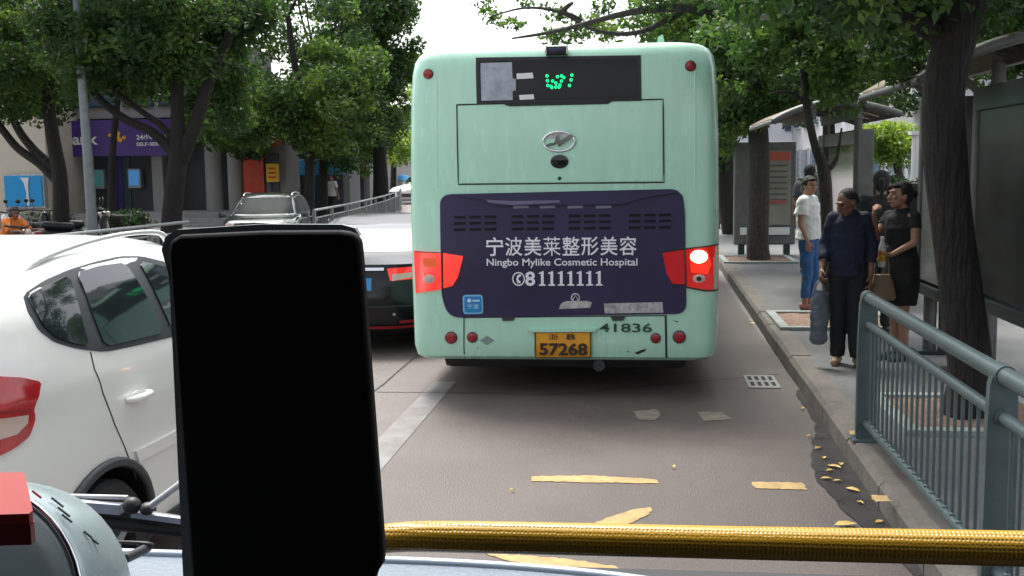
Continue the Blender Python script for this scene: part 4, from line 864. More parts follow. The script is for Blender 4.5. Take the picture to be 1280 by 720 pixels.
# traffic cone
q=atY(273,287,20.5); t=thing('traffic_cone','small red traffic cone beside the dark parked SUV','cone',(q.x,20.5,0)); 
MB().loft([((q.x,20.5,.03),.15,.15),((q.x,20.5,.4),.08,.08),((q.x,20.5,.72),.03,.03)],14).build('cone_body',mat('cone_red',(.6,.03,.03),.5),t,smooth=50); MB().box((q.x,20.5,.015),(.4,.4,.03)).build('cone_base',K['black'],t); MB().loft([((q.x,20.5,.36),.092,.092),((q.x,20.5,.48),.07,.07)],14).build('white_collar',K['palewhite'],t,smooth=50)
# right-hand background buildings
t=thing('pale_building','pale office building with window grid behind the far shelter','building',(14,45,.15))
pw=mat('pale_wall',(.42,.43,.44),.7,var=.06); MB().box((15,50,6),(12,36,12)).build('wall',pw,t)
for i in range(12):
    for k in range(4): f=MB().box((8.97,33.5+i*3,1.9+k*2.8),(.14,1.9,1.7)).build('window',K['silver'],t); g_=MB().box((8.9,33.5+i*3,1.9+k*2.8),(.08,1.7,1.5)).build('pane',wing,None); g_.parent=f
MB().box((14.5,31.9,3.3),(11,.3,.4)).build('cornice',K['palewhite'],t)
t=thing('white_building','bright white building glimpsed past the right edge of the bus','building',(8,66,.15)); wm_=mat('white_wall',(.75,.76,.8),.7)
MB().box((9.5,70,5),(13,8,10)).build('wall',wm_,t)
for i in range(5):
    for k in range(3): MB().box((4.4+i*2.4,65.95,1.8+k*2.8),(1.3,.14,1.5)).build('window',wing,t)
t=thing('garden_column','pale round column behind the hedge','column',(6.25,24.6,.15)); MB().tube([(6.05,24.8,.15),(6.05,24.8,2.5)],.1,14).build('column_shaft',K['palewhite'],t,smooth=40); MB().box((6.05,24.8,2.54),(.3,.3,.08)).build('capital',K['palewhite'],t)
cl=[]
rr=random.Random(9)
for i in range(240): a=rr.uniform(-75,75); d=rr.uniform(150,165); cl.append(((d*math.sin(R(a))-5,d*math.cos(R(a)),rr.uniform(1,8)),3.2,60))
for i in range(240): a=rr.uniform(85,275); d=rr.uniform(56,62); cl.append(((d*math.sin(R(a)),d*math.cos(R(a)),rr.uniform(2,10)),3.0,60))  # unseen trees behind the camera, added to darken reflections
o=leaves(cl,1.3,5,'distant_trees',K['leafA'],None); o['kind']='stuff'

# ------------------------------------------------------------ bus shelters
shm=mat('shelter_grey_metal',(.14,.14,.135),.5,metal=.3,var=.2,scale=5); shd=mat('shelter_dark_metal',(.04,.055,.055),.4,metal=.3); pan=bpy.data.materials.new('roof_sheet_translucent')
pan.use_nodes=True; n_=pan.node_tree; bsd=n_.nodes['Principled BSDF']; bsd.inputs['Base Color'].default_value=(.42,.37,.29,1); bsd.inputs['Roughness'].default_value=.5
tr_=n_.nodes.new('ShaderNodeBsdfTranslucent'); tr_.inputs[0].default_value=(.55,.47,.36,1); mx_=n_.nodes.new('ShaderNodeMixShader'); mx_.inputs[0].default_value=.5
n_.links.new(bsd.outputs[0],mx_.inputs[1]); n_.links.new(tr_.outputs[0],mx_.inputs[2]); n_.links.new(mx_.outputs[0],n_.nodes['Material Output'].inputs[0])
soff=mat('soffit_brown_grey',(.17,.145,.12),.6,var=.15,scale=3)
posterm=mat('dark_glazed_poster',(.022,.020,.019),.35,var=.5,scale=1.2,coat=.1)
def vault(t,y0,y1,xl,xr,zl,zc,zr,nb=5,solid=(.38,.66)):
    xm=(xl+xr)/2; zf=lambda x:(lambda u:zc-(zc-(zl*(1-(u+1)/2)+zr*(u+1)/2))*u*u)((x-xm)/((xr-xl)/2))
    N=14; xs=[xl+(xr-xl)*i/N for i in range(N+1)]
    for k in range(nb+1):
        y=y0+(y1-y0)*k/nb; MB().tube([(x,y,zf(x)-.03) for x in xs],.032 if 0<k<nb else .045,8).build('rib',shm,t,smooth=50)
    for x in (xl,xl+(xr-xl)*.2,xl+(xr-xl)*.8,xr): MB().tube([(x,y0-.02,zf(x)-.03),(x,y1+.02,zf(x)-.03)],.028,8).build('purlin',shm,t,smooth=50)
    for k in range(nb):
        a=y0+(y1-y0)*k/nb+.012; c=y0+(y1-y0)*(k+1)/nb-.012
        for j,(u0,u1) in enumerate(((0,.2),(.2,solid[0]),(solid[0],solid[1]),(solid[1],.8),(.8,1))):
            P=[xl+(xr-xl)*(u0+(u1-u0)*i/5) for i in range(6)]; vs=[(x,y,zf(x)+dz) for dz in (0,.018) for y in (a,c) for x in P]
            fs=[(i,i+1,7+i,6+i) for i in range(5)]+[(12+i,18+i,19+i,13+i) for i in range(5)]+[(i,12+i,13+i,1+i) for i in range(5)]+[(6+i,7+i,19+i,18+i) for i in range(5)]+[(0,6,18,12),(5,17,23,11)]
            MB().add(vs,fs).build('roof_panel',soff if j==2 else pan,t)
    # pair of downstand beams carrying the roof
    for x in (xm-.28,xm+.28): MB().box((x,(y0+y1)/2,zf(x)-.13),(.07,y1-y0,.14)).build('beam',shm,t)
def adbox(label,X,y0,y1,z0,z1,face,name='advert_panel',feet=True):
    t=thing(name,label,'advert panel',(X,(y0+y1)/2,.15),group='advert panels of the bus shelters'); yc=(y0+y1)/2; L=y1-y0; zc=(z0+z1)/2
    for y in (y0+.05,y1-.05): MB().box((X,y,zc),(.2,.1,z1-z0),bev=.02).build('frame_side',shm,t)
    MB().box((X,yc,z1-.09),(.22,L-.2,.18),bev=.02).build('frame_top',shd,t); MB().box((X,yc,z0+.05),(.22,L-.2,.1),bev=.02).build('frame_bottom',shd,t)
    MB().box((X-.02,yc,zc-.02),(.12,L-.22,z1-z0-.3)).build('poster',face,t)
    if feet:
        for y in (y0+.18,y1-.18): MB().tube([(X,y,.15),(X,y,z0+.01)],.06,12).build('leg',shm,t,smooth=40); MB().box((X,y,.17),(.26,.26,.03)).build('foot_plate',shd,t)
    return t
s1=thing('bus_shelter','near bus shelter with arched ribbed roof above the big leaning trunk','bus shelter',(2.9,9.5,.15),group='bus shelters')
vault(s1,8.25,10.3,2.02,4.3,2.52,2.86,2.60,4)
for y in (8.92,10.2): 
    MB().tube([(2.78,y,.15),(2.78,y,2.68)],.055,12).build('post',shm,s1,smooth=40); MB().tube([(2.78,y,2.3),(2.4,y,2.66)],.03,8).build('bracket',shm,s1,smooth=40)
adbox('large dark advert panel of the near shelter at the right edge',2.66,5.4,8.82,.78,2.46,posterm)
sp=adbox('narrow pale grey end panel of the near shelter, left of the dark advert',2.66,9.04,10.42,.70,2.42,mat('pale_grey_panel',(.21,.20,.19),.35,var=.15,scale=2,coat=.3))
MB().disc((2.58,9.3,1.42),(-1,0,0),.035,.02,12).build('round_lock',K['silver'],sp); MB().disc((2.58,9.3,1.95),(-1,0,0),.03,.02,12).build('round_lock',K['silver'],sp)
t=thing('shelter_bench','low metal bench under the near shelter','bench',(3.3,8.2,.15)); MB().box((3.35,8.2,.6),(.38,2.2,.05),bev=.015).build('seat',shm,t)
for y in (7.4,9.0): MB().box((3.35,y,.36),(.3,.06,.44)).build('leg',shd,t)
s2=thing('bus_shelter','far bus shelter with small arched roof beyond the white-shirted woman','bus shelter',(2.6,15.5,.15),group='bus shelters')
vault(s2,13.9,16.6,1.66,3.2,2.46,2.68,2.52,4)
for y in (14.05,16.4): MB().tube([(2.72,y,.15),(2.72,y,2.55)],.05,12).build('post',shm,s2,smooth=40)
adbox('dark blue-grey glazed advert panel of the far shelter',2.80,13.95,17.0,.62,2.32,mat('blue_grey_poster',(.03,.045,.06),.1,var=.5,scale=1.5,coat=.6))
# notice board behind the mid-distance tree
t=thing('notice_board','grey notice board with red header and rows of lines behind the tree trunk','notice board',(2.33,21.4,.15)); a=atY(918,178,21.4);c=atY(993,330,21.4)
w_,h_=c.x-a.x,a.z-.35; xc=(a.x+c.x)/2
MB().box((xc,21.45,.35+h_/2),(w_,.2,h_),bev=.03).build('frame',shm,t); MB().box((xc+.12,21.33,.62+h_*.42),(w_*.62,.05,h_*.72)).build('notice',mat('notice_paper',(.26,.24,.20),.5,var=.1,scale=3),t)
MB().box((xc+.12,21.29,.35+h_*.86),(w_*.56,.03,.16)).build('red_header',mat('faded_red_print',(.5,.09,.06),.5),t); MB().box((xc+.12,21.29,.35+h_*.42),(w_*.5,.02,.07)).build('red_line',mat('faded_red_print2',(.35,.10,.08),.5),t)
for k in range(7): MB().box((xc+.12,21.295,.35+h_*(.77-.055*k)),(w_*.5,.02,.035)).build('text_line',mat('grey_line%d'%k,(.12,.11,.10),.6) if k==0 else bpy.data.materials['grey_line0'],t)
MB().box((xc,21.3,.62),(w_*.8,.06,.14)).build('white_strip',K['palewhite'],t)
for x in (a.x+.15,c.x-.15): MB().box((x,21.45,.25),(.12,.12,.2)).build('leg',shd,t)

# ------------------------------------------------------------ people
skin=mat('skin',(.36,.19,.125),.55); skin2=mat('tanned_skin',(.19,.095,.06),.55); hair=mat('black_hair',(.010,.009,.009),.75,bump=.4,bscale=60); lipm=mat('lips',(.35,.09,.08),.5); eyem=mat('dark_eyes',(.01,.008,.008),.2)
def cloth(n,c,v=.12,r=.85): return mat(n,c,r,var=v,scale=5,bump=.35,bscale=14)
def solid(name,prims,m,parent,voxel=.009,it=5,disp=0):
    b=MB()
    for p in prims:
        if p[0]=='c':
            _,a,ra,c,rc=p[:5]; b.tube([a,c],[ra,rc],14); 
            if len(p)<6: b.ball(a,ra*.995,14,9); b.ball(c,rc*.995,14,9)
            elif p[5]=='a': b.ball(a,ra*.995,14,9)
        elif p[0]=='e': b.ball(p[1],p[2],18,12,rot=p[3] if len(p)>3 else None)
        elif p[0]=='l': b.loft(p[1],20)
        elif p[0]=='t': b.tube(p[1],p[2],12,smooth=4)
    o=b.build(name,m,parent,local=True)
    md=o.modifiers.new('r','REMESH'); md.mode='VOXEL'; md.voxel_size=voxel; md.use_smooth_shade=True
    sm=o.modifiers.new('s','SMOOTH'); sm.iterations=it; sm.factor=.5
    if disp:
        tx=bpy.data.textures.get('folds') or bpy.data.textures.new('folds','CLOUDS'); tx.noise_scale=.10; d=o.modifiers.new('d','DISPLACE'); d.texture=tx; d.strength=disp; d.mid_level=.5
    return bake(o)
def VV(*a): return Vector(a)
def hand(wr,d,n,k=1.0,curl=.5,side=1):   # returns prims of a hand: d = forearm direction, n = palm normal
    d=Vector(d).normalized(); n=Vector(n); n=(n-d*n.dot(d)).normalized(); s=d.cross(n)*side; P=[]
    c=wr+d*.045*k; P.append(('c',wr,.021*k,wr+d*.03*k,.024*k))
    for j in (-1,0,1): P.append(('c',wr+d*.02*k+s*j*.016*k,.015*k,wr+d*.078*k+s*j*.024*k,.0135*k))
    for j,L in ((-1.5,.058),(-.5,.07),(.5,.074),(1.5,.066)):
        b0=wr+d*.078*k+s*j*.019*k; d1=(d*math.cos(curl*.7)+n*math.sin(curl*.7)); p1=b0+d1*L*.5*k; d2=(d*math.cos(curl*1.7)+n*math.sin(curl*1.7)); p2=p1+d2*L*.5*k
        P+= [('c',b0,.0092*k,p1,.0085*k),('c',p1,.0085*k,p2,.0072*k)]
    t0=wr+d*.022*k+s*.022*k; t1=t0+(d*.6+s*.7+n*.35).normalized()*.036*k; t2=t1+(d*.85+s*.1+n*.5).normalized()*.032*k
    P+= [('c',t0,.0115*k,t1,.010*k),('c',t1,.010*k,t2,.0085*k)]
    return P
def head(c,yaw,pitch,k=1.0,female=True):
    Rm=(Matrix.Rotation(yaw,3,'Z')@Matrix.Rotation(pitch,3,'X')); q=lambda x,y,z: Vector(c)+Rm@(Vector((x,y,z))*k)   # face looks along -Y
    P=[('e',q(0,.012,.02),(.074*k,.092*k,.094*k),Rm),('e',q(0,-.022,-.045),(.054*k,.062*k,.062*k),Rm),('e',q(0,-.056,-.088),(.024*k,.022*k,.018*k),Rm),
       ('c',q(0,-.085,.010),.009*k,q(0,-.106,-.026),.0135*k),('e',q(-.013,-.095,-.03),(.009*k,.009*k,.008*k)),('e',q(.013,-.095,-.03),(.009*k,.009*k,.008*k)),
       ('e',q(.035,-.068,-.015),(.022*k,.018*k,.02*k),Rm),('e',q(-.035,-.068,-.015),(.022*k,.018*k,.02*k),Rm),('e',q(0,-.082,.035),(.05*k,.014*k,.012*k),Rm),
       ('e',q(.077,.01,-.005),(.010*k,.018*k,.03*k),Rm),('e',q(-.077,.01,-.005),(.010*k,.018*k,.03*k),Rm),('e',q(0,-.088,-.058),(.022*k,.012*k,.012*k),Rm)]
    return P,q,Rm
def face(q,Rm,k,t,m=lipm):
    for s in (-1,1):
        MB().ball(q(s*.031,-.078,.012),(.011*k,.006*k,.0045*k),10,7,rot=Rm).build('eye',eyem,t,smooth=60,local=True)
        MB().tube([q(s*.014,-.094,.032),q(s*.034,-.090,.039),q(s*.052,-.072,.032)],[.0022*k,.003*k,.002*k],6).build('eyebrow',hair,t,local=True)
    MB().ball(q(0,-.097,-.058),(.021*k,.008*k,.007*k),12,7,rot=Rm).build('lips',m,t,smooth=60,local=True)
def hairdo(q,Rm,k,t,style):
    P=[('e',q(0,.030,.045),(.083*k,.088*k,.090*k),Rm),('e',q(0,.055,.0),(.072*k,.062*k,.085*k),Rm)]
    for s in (-1,1): P.append(('e',q(s*.062,.018,.04),(.024*k,.05*k,.055*k),Rm))
    P.append(('e',q(0,-.055,.082),(.058*k,.03*k,.022*k),Rm))
    if style=='bun': P.append(('e',q(0,.125,.03),(.045*k,.045*k,.045*k)))
    if style=='tail': P+= [('e',q(0,.118,.03),(.03*k,.03*k,.03*k)),('c',q(0,.13,.03),.028*k,q(0,.15,-.14),.016*k)]
    solid('hair',P,hair,t,.007,3)
def legs(J,r=(.078,.052,.036)):
    P=[]
    for s in 'LR':
        h,kn,a,to=J['hip'+s],J['knee'+s],J['ank'+s],J['toe'+s]
        P+= [('c',h,r[0],kn,r[1]),('e',kn+(a-kn)*.28+VV(0,.018,0),(r[1]*.98,r[1]*1.02,.1)),('c',kn,r[1]*.98,a,r[2]),('c',a+VV(0,.015,-.04),.034,to,.024)]
    return P
def torso(J,w=1.0):
    p,wa,ch,n=J['pelvis'],J['waist'],J['chest'],J['neck']
    return [('e',p,(.155*w,.105*w,.11)),('e',wa,(.125*w,.09*w,.14)),('e',ch,(.155*w,.1*w,.15)),('c',wa,.095*w,p,.11*w),('c',J['shL'],.05*w,J['shR'],.05*w),('c',n+VV(0,.01,-.08),.052,n+VV(0,-.005,.06),.046)]
def arms(J,k=1.0):
    P=[]
    for s in 'LR':
        P+= [('c',J['sh'+s],.046*k,J['el'+s],.036*k),('c',J['el'+s],.036*k,J['wr'+s],.024*k)]
    return P
def J0(H,sp=.09):
    k=H/1.6; v=lambda x,y,z: VV(x*k,y*k,z*k)
    return dict(hipL=v(.085,0,.82),hipR=v(-.085,0,.82),kneeL=v(sp,-.01,.45),kneeR=v(-sp,-.01,.45),ankL=v(sp,.02,.08),ankR=v(-sp,.02,.08),toeL=v(sp+.02,-.13,.03),toeR=v(-sp-.02,-.13,.03),
        pelvis=v(0,0,.88),waist=v(0,0,1.03),chest=v(0,0,1.2),neck=v(0,0,1.38),shL=v(.165,0,1.31),shR=v(-.165,0,1.31),elL=v(.21,.02,1.03),elR=v(-.21,.02,1.03),wrL=v(.22,-.04,.81),wrR=v(-.22,-.04,.81),head=v(0,-.01,1.485))
def shoe(J,s,m,t,nm='shoe',heel=0):
    a,to=J['ank'+s],J['toe'+s]; solid(nm,[('c',a+VV(0,.02,-.035),.042,to,.034),('e',a+VV(0,.02,-.03),(.04,.05,.045)),('c',a+VV(0,.03,-.055),.028,to+VV(0,-.01,-.008),.028)],m,t,.008,2)

# 1 -- woman in the white blouse
t=thing('person','woman in white short-sleeved blouse and blue jeans looking back by the soil pit','person',(2.02,13.25,.15),R(62),None)
J=J0(1.6,.06); J['kneeL']=VV(.07,-.05,.46);J['ankL']=VV(.09,.02,.08);J['toeL']=VV(.11,-.13,.03); J['chest']+=VV(-.02,.015,0);J['neck']+=VV(-.02,.02,0);J['head']+=VV(-.01,.0,0)
J['shL']+=VV(-.02,.02,0);J['shR']+=VV(-.02,.02,0); J['elR']=VV(-.22,.03,1.05);J['wrR']=VV(-.19,-.05,.84); J['elL']=VV(.20,-.06,1.08);J['wrL']=VV(.22,-.26,1.17)
hp,q,Rm=head(J['head'],R(-38),R(0),.97)
solid('body',legs(J)+torso(J,.9)+arms(J,.85)+hp+hand(J['wrR'],(0,-.1,-1),(1,0,0),.95,.5)+hand(J['wrL'],(.1,-.7,.5),(-1,0,.2),.95,.6,-1),skin,t,.0065,3); face(q,Rm,.97,t); hairdo(q,Rm,.97,t,'bun')
wc=cloth('white_cotton',(.72,.73,.70),.05)
solid('blouse',[('l',[((-.0,.0,.86),.20,.155),((0,.0,1.0),.175,.14),((-.01,.01,1.15),.172,.135),((-.02,.015,1.27),.165,.115),((-.02,.02,1.34),.11,.075),((-.02,.02,1.385),.062,.06)]),('c',J['shL'],.07,J['shL'].lerp(J['elL'],.62),.085,'a'),('c',J['shR'],.07,J['shR'].lerp(J['elR'],.62),.085,'a'),('c',J['shL'],.062,J['shR'],.062)],wc,t,.008,3,.03)
jc=cloth('blue_denim',(.035,.11,.27),.3)
P=[('e',J['pelvis']+VV(0,0,-.02),(.163,.118,.12))]
for s in 'LR': P+= [('c',J['hip'+s],.092,J['knee'+s],.064),('c',J['knee'+s],.064,J['ank'+s]+VV(0,0,.07),.052,'a')]
solid('jeans',P,jc,t,.008,3,.02); 
for s in 'LR': shoe(J,s,mat('reddish_shoe',(.45,.16,.14),.5) if s=='L' else bpy.data.materials['reddish_shoe'],t)
# 2 -- man in navy
t=thing('person','man in navy shirt and black trousers looking down, holding a pale plastic bag','person',(1.80,9.62,.15),R(-12))
J=J0(1.56,.075); J['head']+=VV(-.015,-.05,-.035); J['neck']+=VV(0,-.02,-.01); J['shL'].x-=.03;J['shR'].x+=.03;J['elR']=VV(-.19,.02,1.04);J['wrR']=VV(-.21,-.13,.84);J['elL']=VV(.195,.03,1.03);J['wrL']=VV(.19,-.04,.81); J['ankL']+=VV(.02,-.06,0);J['toeL']+=VV(.03,-.07,0)
hp,q,Rm=head(J['head'],R(-48),R(24),1.0)
solid('body',legs(J,(.085,.056,.04))+torso(J,.98)+arms(J,.95)+hp+hand(J['wrR'],(-.1,-.5,-.7),(1,0,-.3),1.05,1.1)+hand(J['wrL'],(0,-.1,-1),(-1,0,0),1.05,.6,-1),skin2,t,.0065,3); face(q,Rm,1.0,t,mat('brown_lips',(.2,.08,.06),.5))
P=[('e',q(0,.028,.046),(.079,.088,.076),Rm),('e',q(0,.06,.01),(.070,.052,.07),Rm)]; solid('hair',P,hair,t,.007,3)
nv=cloth('navy_cotton',(.009,.013,.034),.25)
solid('shirt',[('l',[((0,0,.78),.165,.125),((0,0,.93),.158,.13),((0,0,1.12),.162,.125),((0,0,1.23),.158,.115),((0,-.0,1.31),.105,.078),((0,-.005,1.355),.062,.064)]),('c',J['shL'],.060,J['elL'],.058),('c',J['elL'],.058,J['elL'].lerp(J['wrL'],.6),.05,'a'),('c',J['shR'],.060,J['elR'],.058),('c',J['elR'],.058,J['elR'].lerp(J['wrR'],.6),.05,'a'),('c',J['shL'],.058,J['shR'],.058)],nv,t,.008,3,.025)
bt=cloth('black_trousers',(.010,.010,.014),.2); P=[('e',J['pelvis']+VV(0,0,-.02),(.172,.125,.13))]
for s in 'LR': P+= [('c',J['hip'+s],.102,J['knee'+s],.078),('c',J['knee'+s],.078,J['ank'+s]+VV(0,0,-.01),.062,'a')]
solid('trousers',P,bt,t,.008,3,.02)
for s in 'LR': shoe(J,s,mat('tan_shoe',(.22,.14,.07),.5) if s=='L' else bpy.data.materials['tan_shoe'],t)
# his bag, hanging from the right hand
M_=t.matrix_basis; wp=M_@(J['wrR']+VV(-.015,-.06,-.085)); bagm=mat('pale_blue_plastic',(.11,.13,.16),.4,var=.2,scale=6,bump=.6,bscale=9)
t2=thing('plastic_bag','pale blue-grey plastic carrier bag hanging from the hand of the man in navy','bag',tuple(wp))
solid('bag_body',[('l',[((0,0,-.56),.05,.03),((0,0,-.52),.075,.05),((.0,0,-.32),.08,.05),((0,0,-.18),.065,.04),((0,0,-.08),.04,.025)]),],bagm,t2,.007,2,.03)
for s in (-1,1): MB().tube([(s*.05,0,-.13),(s*.03,.0,-.04),(0,0,.0)],[.014,.010,.007],6,smooth=3).build('handle',bagm,t2,smooth=60,local=True)
# 3 -- woman in black dress
t=thing('person','woman in black dress with hair tied up, hand raised to her mouth','person',(2.30,9.86,.15),R(-62))
J=J0(1.56,.055); J['head']+=VV(0,-.02,.01); J['toeR']=VV(-.06,-.15,.03); J['elR']=VV(-.20,-.10,1.06);J['wrR']=VV(-.07,-.24,1.285); J['elL']=VV(.19,-.02,1.06);J['wrL']=VV(.12,-.20,.96)
J['elR']=VV(-.20,-.12,1.09)
hp,q,Rm=head(J['head'],R(-10),R(-6),1.0)
solid('body',legs(J,(.08,.052,.036))+torso(J,.98)+arms(J,.95)+hp+hand(J['wrR'],(.35,-.35,.75),(.4,.8,0),1.0,1.2)+hand(J['wrL'],(-.5,-.7,-.1),(0,0,1),1.0,1.0,-1),skin,t,.0065,3); face(q,Rm,1.0,t); hairdo(q,Rm,1.0,t,'bun')
bd=cloth('black_dress_cloth',(.008,.008,.009),.2)
solid('dress',[('l',[((0,0,.50),.165,.135),((0,0,.70),.18,.15),((0,0,.88),.175,.14),((0,0,1.03),.145,.115),((0,-.01,1.18),.165,.13),((0,0,1.28),.165,.11),((0,0,1.31),.10,.07),((0,0,1.35),.058,.056)]),('c',J['shL'],.055,J['shL'].lerp(J['elL'],.45),.054,'a'),('c',J['shR'],.055,J['shR'].lerp(J['elR'],.45),.054,'a'),('c',J['shL'],.053,J['shR'],.053)],bd,t,.008,3,.02)
for s in 'LR': shoe(J,s,K['black'],t)
M_=t.matrix_basis
wp=M_@(J['wrL']+VV(-.045,-.07,0))
t2=thing('drink_bottle','small drink bottle with yellow and red label held by the woman in black','bottle',(wp.x,wp.y,wp.z-.09))
MB().loft([((0,0,-.02),.030,.030),((0,0,.0),.034,.034),((0,0,.15),.034,.034),((0,0,.19),.02,.02),((0,0,.22),.014,.014)],14).build('bottle_body',mat('clear_plastic',(.55,.55,.52),.1,coat=.5),t2,smooth=40,local=True)
MB().loft([((0,0,.03),.0355,.0355),((0,0,.12),.0355,.0355)],14).build('label_wrap',mat('yellow_red_label',(.6,.42,.03),.5,col2=(.5,.04,.03),scale=18),t2,smooth=40,local=True); MB().loft([((0,0,.22),.017,.017),((0,0,.245),.017,.017)],12).build('cap',K['palewhite'],t2,smooth=40,local=True)
wp=M_@(J['elL'].lerp(J['wrL'],.75)+VV(-.02,-.02,0))
tb=mat('tan_leather',(.20,.145,.09),.5,var=.15,scale=7)
t2=thing('handbag','tan leather handbag hanging from the forearm of the woman in black','handbag',(wp.x-.10,wp.y,wp.z),R(0))
solid('bag_body',[('l',[((0,0,-.43),.11,.05),((0,0,-.40),.125,.06),((0,0,-.28),.105,.05),((0,0,-.20),.07,.03)])],tb,t2,.007,3,.012)
for s in (-1,1): MB().tube([(s*.06,s*.012,-.22),(s*.055,s*.01,-.10),(.03,0,.03),(.05,0,.04)],[.008]*4,6,smooth=4).build('strap',tb,t2,smooth=60,local=True)
# 4, 5 -- two people partly hidden
def simple_person(label,loc,rz,H,topm,botm,sleeve=.6,skinm=skin,hs='short',stride=0,grp=None,vox=.009,topfn=None):
    t=thing('person',label,'person',loc,rz,grp); k=H/1.6; J=J0(H,.07)
    if stride:
        J['kneeL']+=VV(0,-.14*stride,0);J['ankL']+=VV(0,-.20*stride,0);J['toeL']+=VV(0,-.20*stride,.02);J['ankR']+=VV(0,.24*stride,.03);J['toeR']+=VV(0,.2*stride,0);J['wrL']+=VV(0,.15,.02);J['wrR']+=VV(0,-.15,.02)
    hp,q,Rm=head(J['head'],0,0,k)
    solid('body',legs(J)+torso(J,k)+arms(J)+hp+hand(J['wrR'],(0,-.1,-1),(1,0,0),k,.5)+hand(J['wrL'],(0,-.1,-1),(-1,0,0),k,.5,-1),skinm,t,.0075,3); face(q,Rm,k,t); hairdo(q,Rm,k,t,hs)
    solid('shirt',[('l',[((0,0,.84*k),.18,.13),((0,0,1.0*k),.165,.125),((0,0,1.2*k),.175,.125),((0,0,1.29*k),.165,.11),((0,0,1.345*k),.10,.075),((0,0,1.38*k),.062,.06)]),('c',J['shL'],.07,J['shL'].lerp(J['elL'],sleeve),.07,'a'),('c',J['shR'],.07,J['shR'].lerp(J['elR'],sleeve),.07,'a'),('c',J['shL'],.062,J['shR'],.062)],topm,t,vox,3,.02)
    P=[('e',J['pelvis']+VV(0,0,-.02),(.165,.12,.13))]
    for s in 'LR': P+= [('c',J['hip'+s],.095,J['knee'+s],.068),('c',J['knee'+s],.068,J['ank'+s],.055,'a')]; 
    solid('trousers',P,botm,t,vox,3,.02)
    for s in 'LR': shoe(J,s,K['black'],t)
    return t
dk=cloth('charcoal_cloth',(.018,.018,.022),.2); gr=cloth('grey_cloth',(.12,.12,.13),.2); og_=cloth('orange_cloth',(.62,.17,.03),.2)
simple_person('person in dark top with long black hair standing behind the couple',(2.45,11.4,.15),R(170),1.66,dk,dk,hs='tail')
simple_person('person in grey top standing behind the far shelter post, head above the white-shirted woman',(2.68,17.6,.15),R(160),1.72,gr,dk)
simple_person('pedestrian in dark cap and black top walking away past the bus corner',(2.31,30.3,.15),R(8),1.68,dk,gr,hs='tail',stride=1)
simple_person('distant passer-by under the trees left of the pink parasol',tuple(gb(421,43)),R(60),1.65,gr,dk,stride=.6,vox=.012)
simple_person('distant passer-by in pale top on the far pavement beside the dark SUV',tuple(gb(417,38)),R(-30),1.62,wc,dk,stride=.6,vox=.012)

# scooters parked at the far kerb and the rider in orange
def make_scooter(name,label,loc,rz,colr,grp):
    t=thing(name,label,'scooter',loc,rz,grp)
    wmesh=None
    for y in (-.62,.6):
        n=20; b=MB(); b.tube([(0,y+.17*math.cos(2*PI*i/n),.22+.17*math.sin(2*PI*i/n)) for i in range(n+1)],.05,8,cap=False); b.build('wheel',K['tyre'],t,smooth=60,local=True); MB().tube([(-.03,y,.22),(.03,y,.22)],.11,14).build('hub',K['rim'],t,local=True)
    solid('body',[('c',VV(0,-.55,.50),.12,VV(0,-.1,.45),.12),('c',VV(0,-.1,.30),.12,VV(0,.25,.27),.11),('c',VV(0,.32,.3),.09,VV(0,.45,.82),.11),('c',VV(0,-.5,.35),.09,VV(0,-.1,.3),.1)],colr,t,.015,3)
    solid('seat',[('c',VV(0,-.60,.68),.075,VV(0,-.05,.64),.085),],K['black'],t,.015,3)
    MB().tube([(-.33,.32,1.0),(-.15,.42,.97),(0,.44,.95),(.15,.42,.97),(.33,.32,1.0)],.018,8,smooth=3).build('handlebar',K['trim'],t,smooth=60,local=True)
    for s in (-1,1): MB().tube([(s*.22,.38,.98),(s*.27,.42,1.15)],.007,6).build('mirror_stem',K['trim'],t,local=True); MB().ball((s*.27,.42,1.19),(.06,.015,.045),12,8).build('mirror',K['glass'],t,smooth=60,local=True)
    MB().tube([(0,.6,.22),(0,.47,.8)],.03,8).build('fork',K['silver'],t,local=True); MB().ball((0,.55,.86),(.07,.05,.07),12,8).build('headlamp',K['clearlens'],t,smooth=60,local=True)
    MB().box((0,-.8,.5),(.16,.1,.12),bev=.02).build('tail_box',K['redlens2'],t,local=True)
    return t
gs='scooters parked behind the hedge'
s0=make_scooter('scooter','white scooter parked beneath the blue billboard',(atY(22,280,22).x,22,.13),R(60),K['carwhite'],gs)
cols=[('pale scooter beside the hedge',38,22.6,70),('scooter half hidden by the leftmost tree trunk',62,22.9,40),('scooter just right of the leftmost tree trunk',92,22.3,-50),('scooter at the lamp post, its screen up',104,23.2,-70)]
for lab,px,Y,a in cols:
    c=copy_tree(s0); c.location=(atY(px,280,Y).x,Y,.13); c.rotation_euler=(0,0,R(a)); c['label']=lab
    for ch in c.children:
        if ch.name.startswith('body') and px>60:
            ch.data=ch.data.copy(); ch.data.materials[0]=K['carblack' if px<100 else 'cardark']
ox=atY(10,280,18.5)
sc=make_scooter('scooter','dark scooter carrying the person in orange at the left edge',(ox.x-.1,18.5,.0),R(-100),K['cardark'],'scooters in the street'); 
t=thing('person','person in orange shirt sitting on a scooter at the left edge','person',(ox.x,18.5,-.12),R(75))
k=1; J=J0(1.6,.14); dz=VV(0,0,-.03)
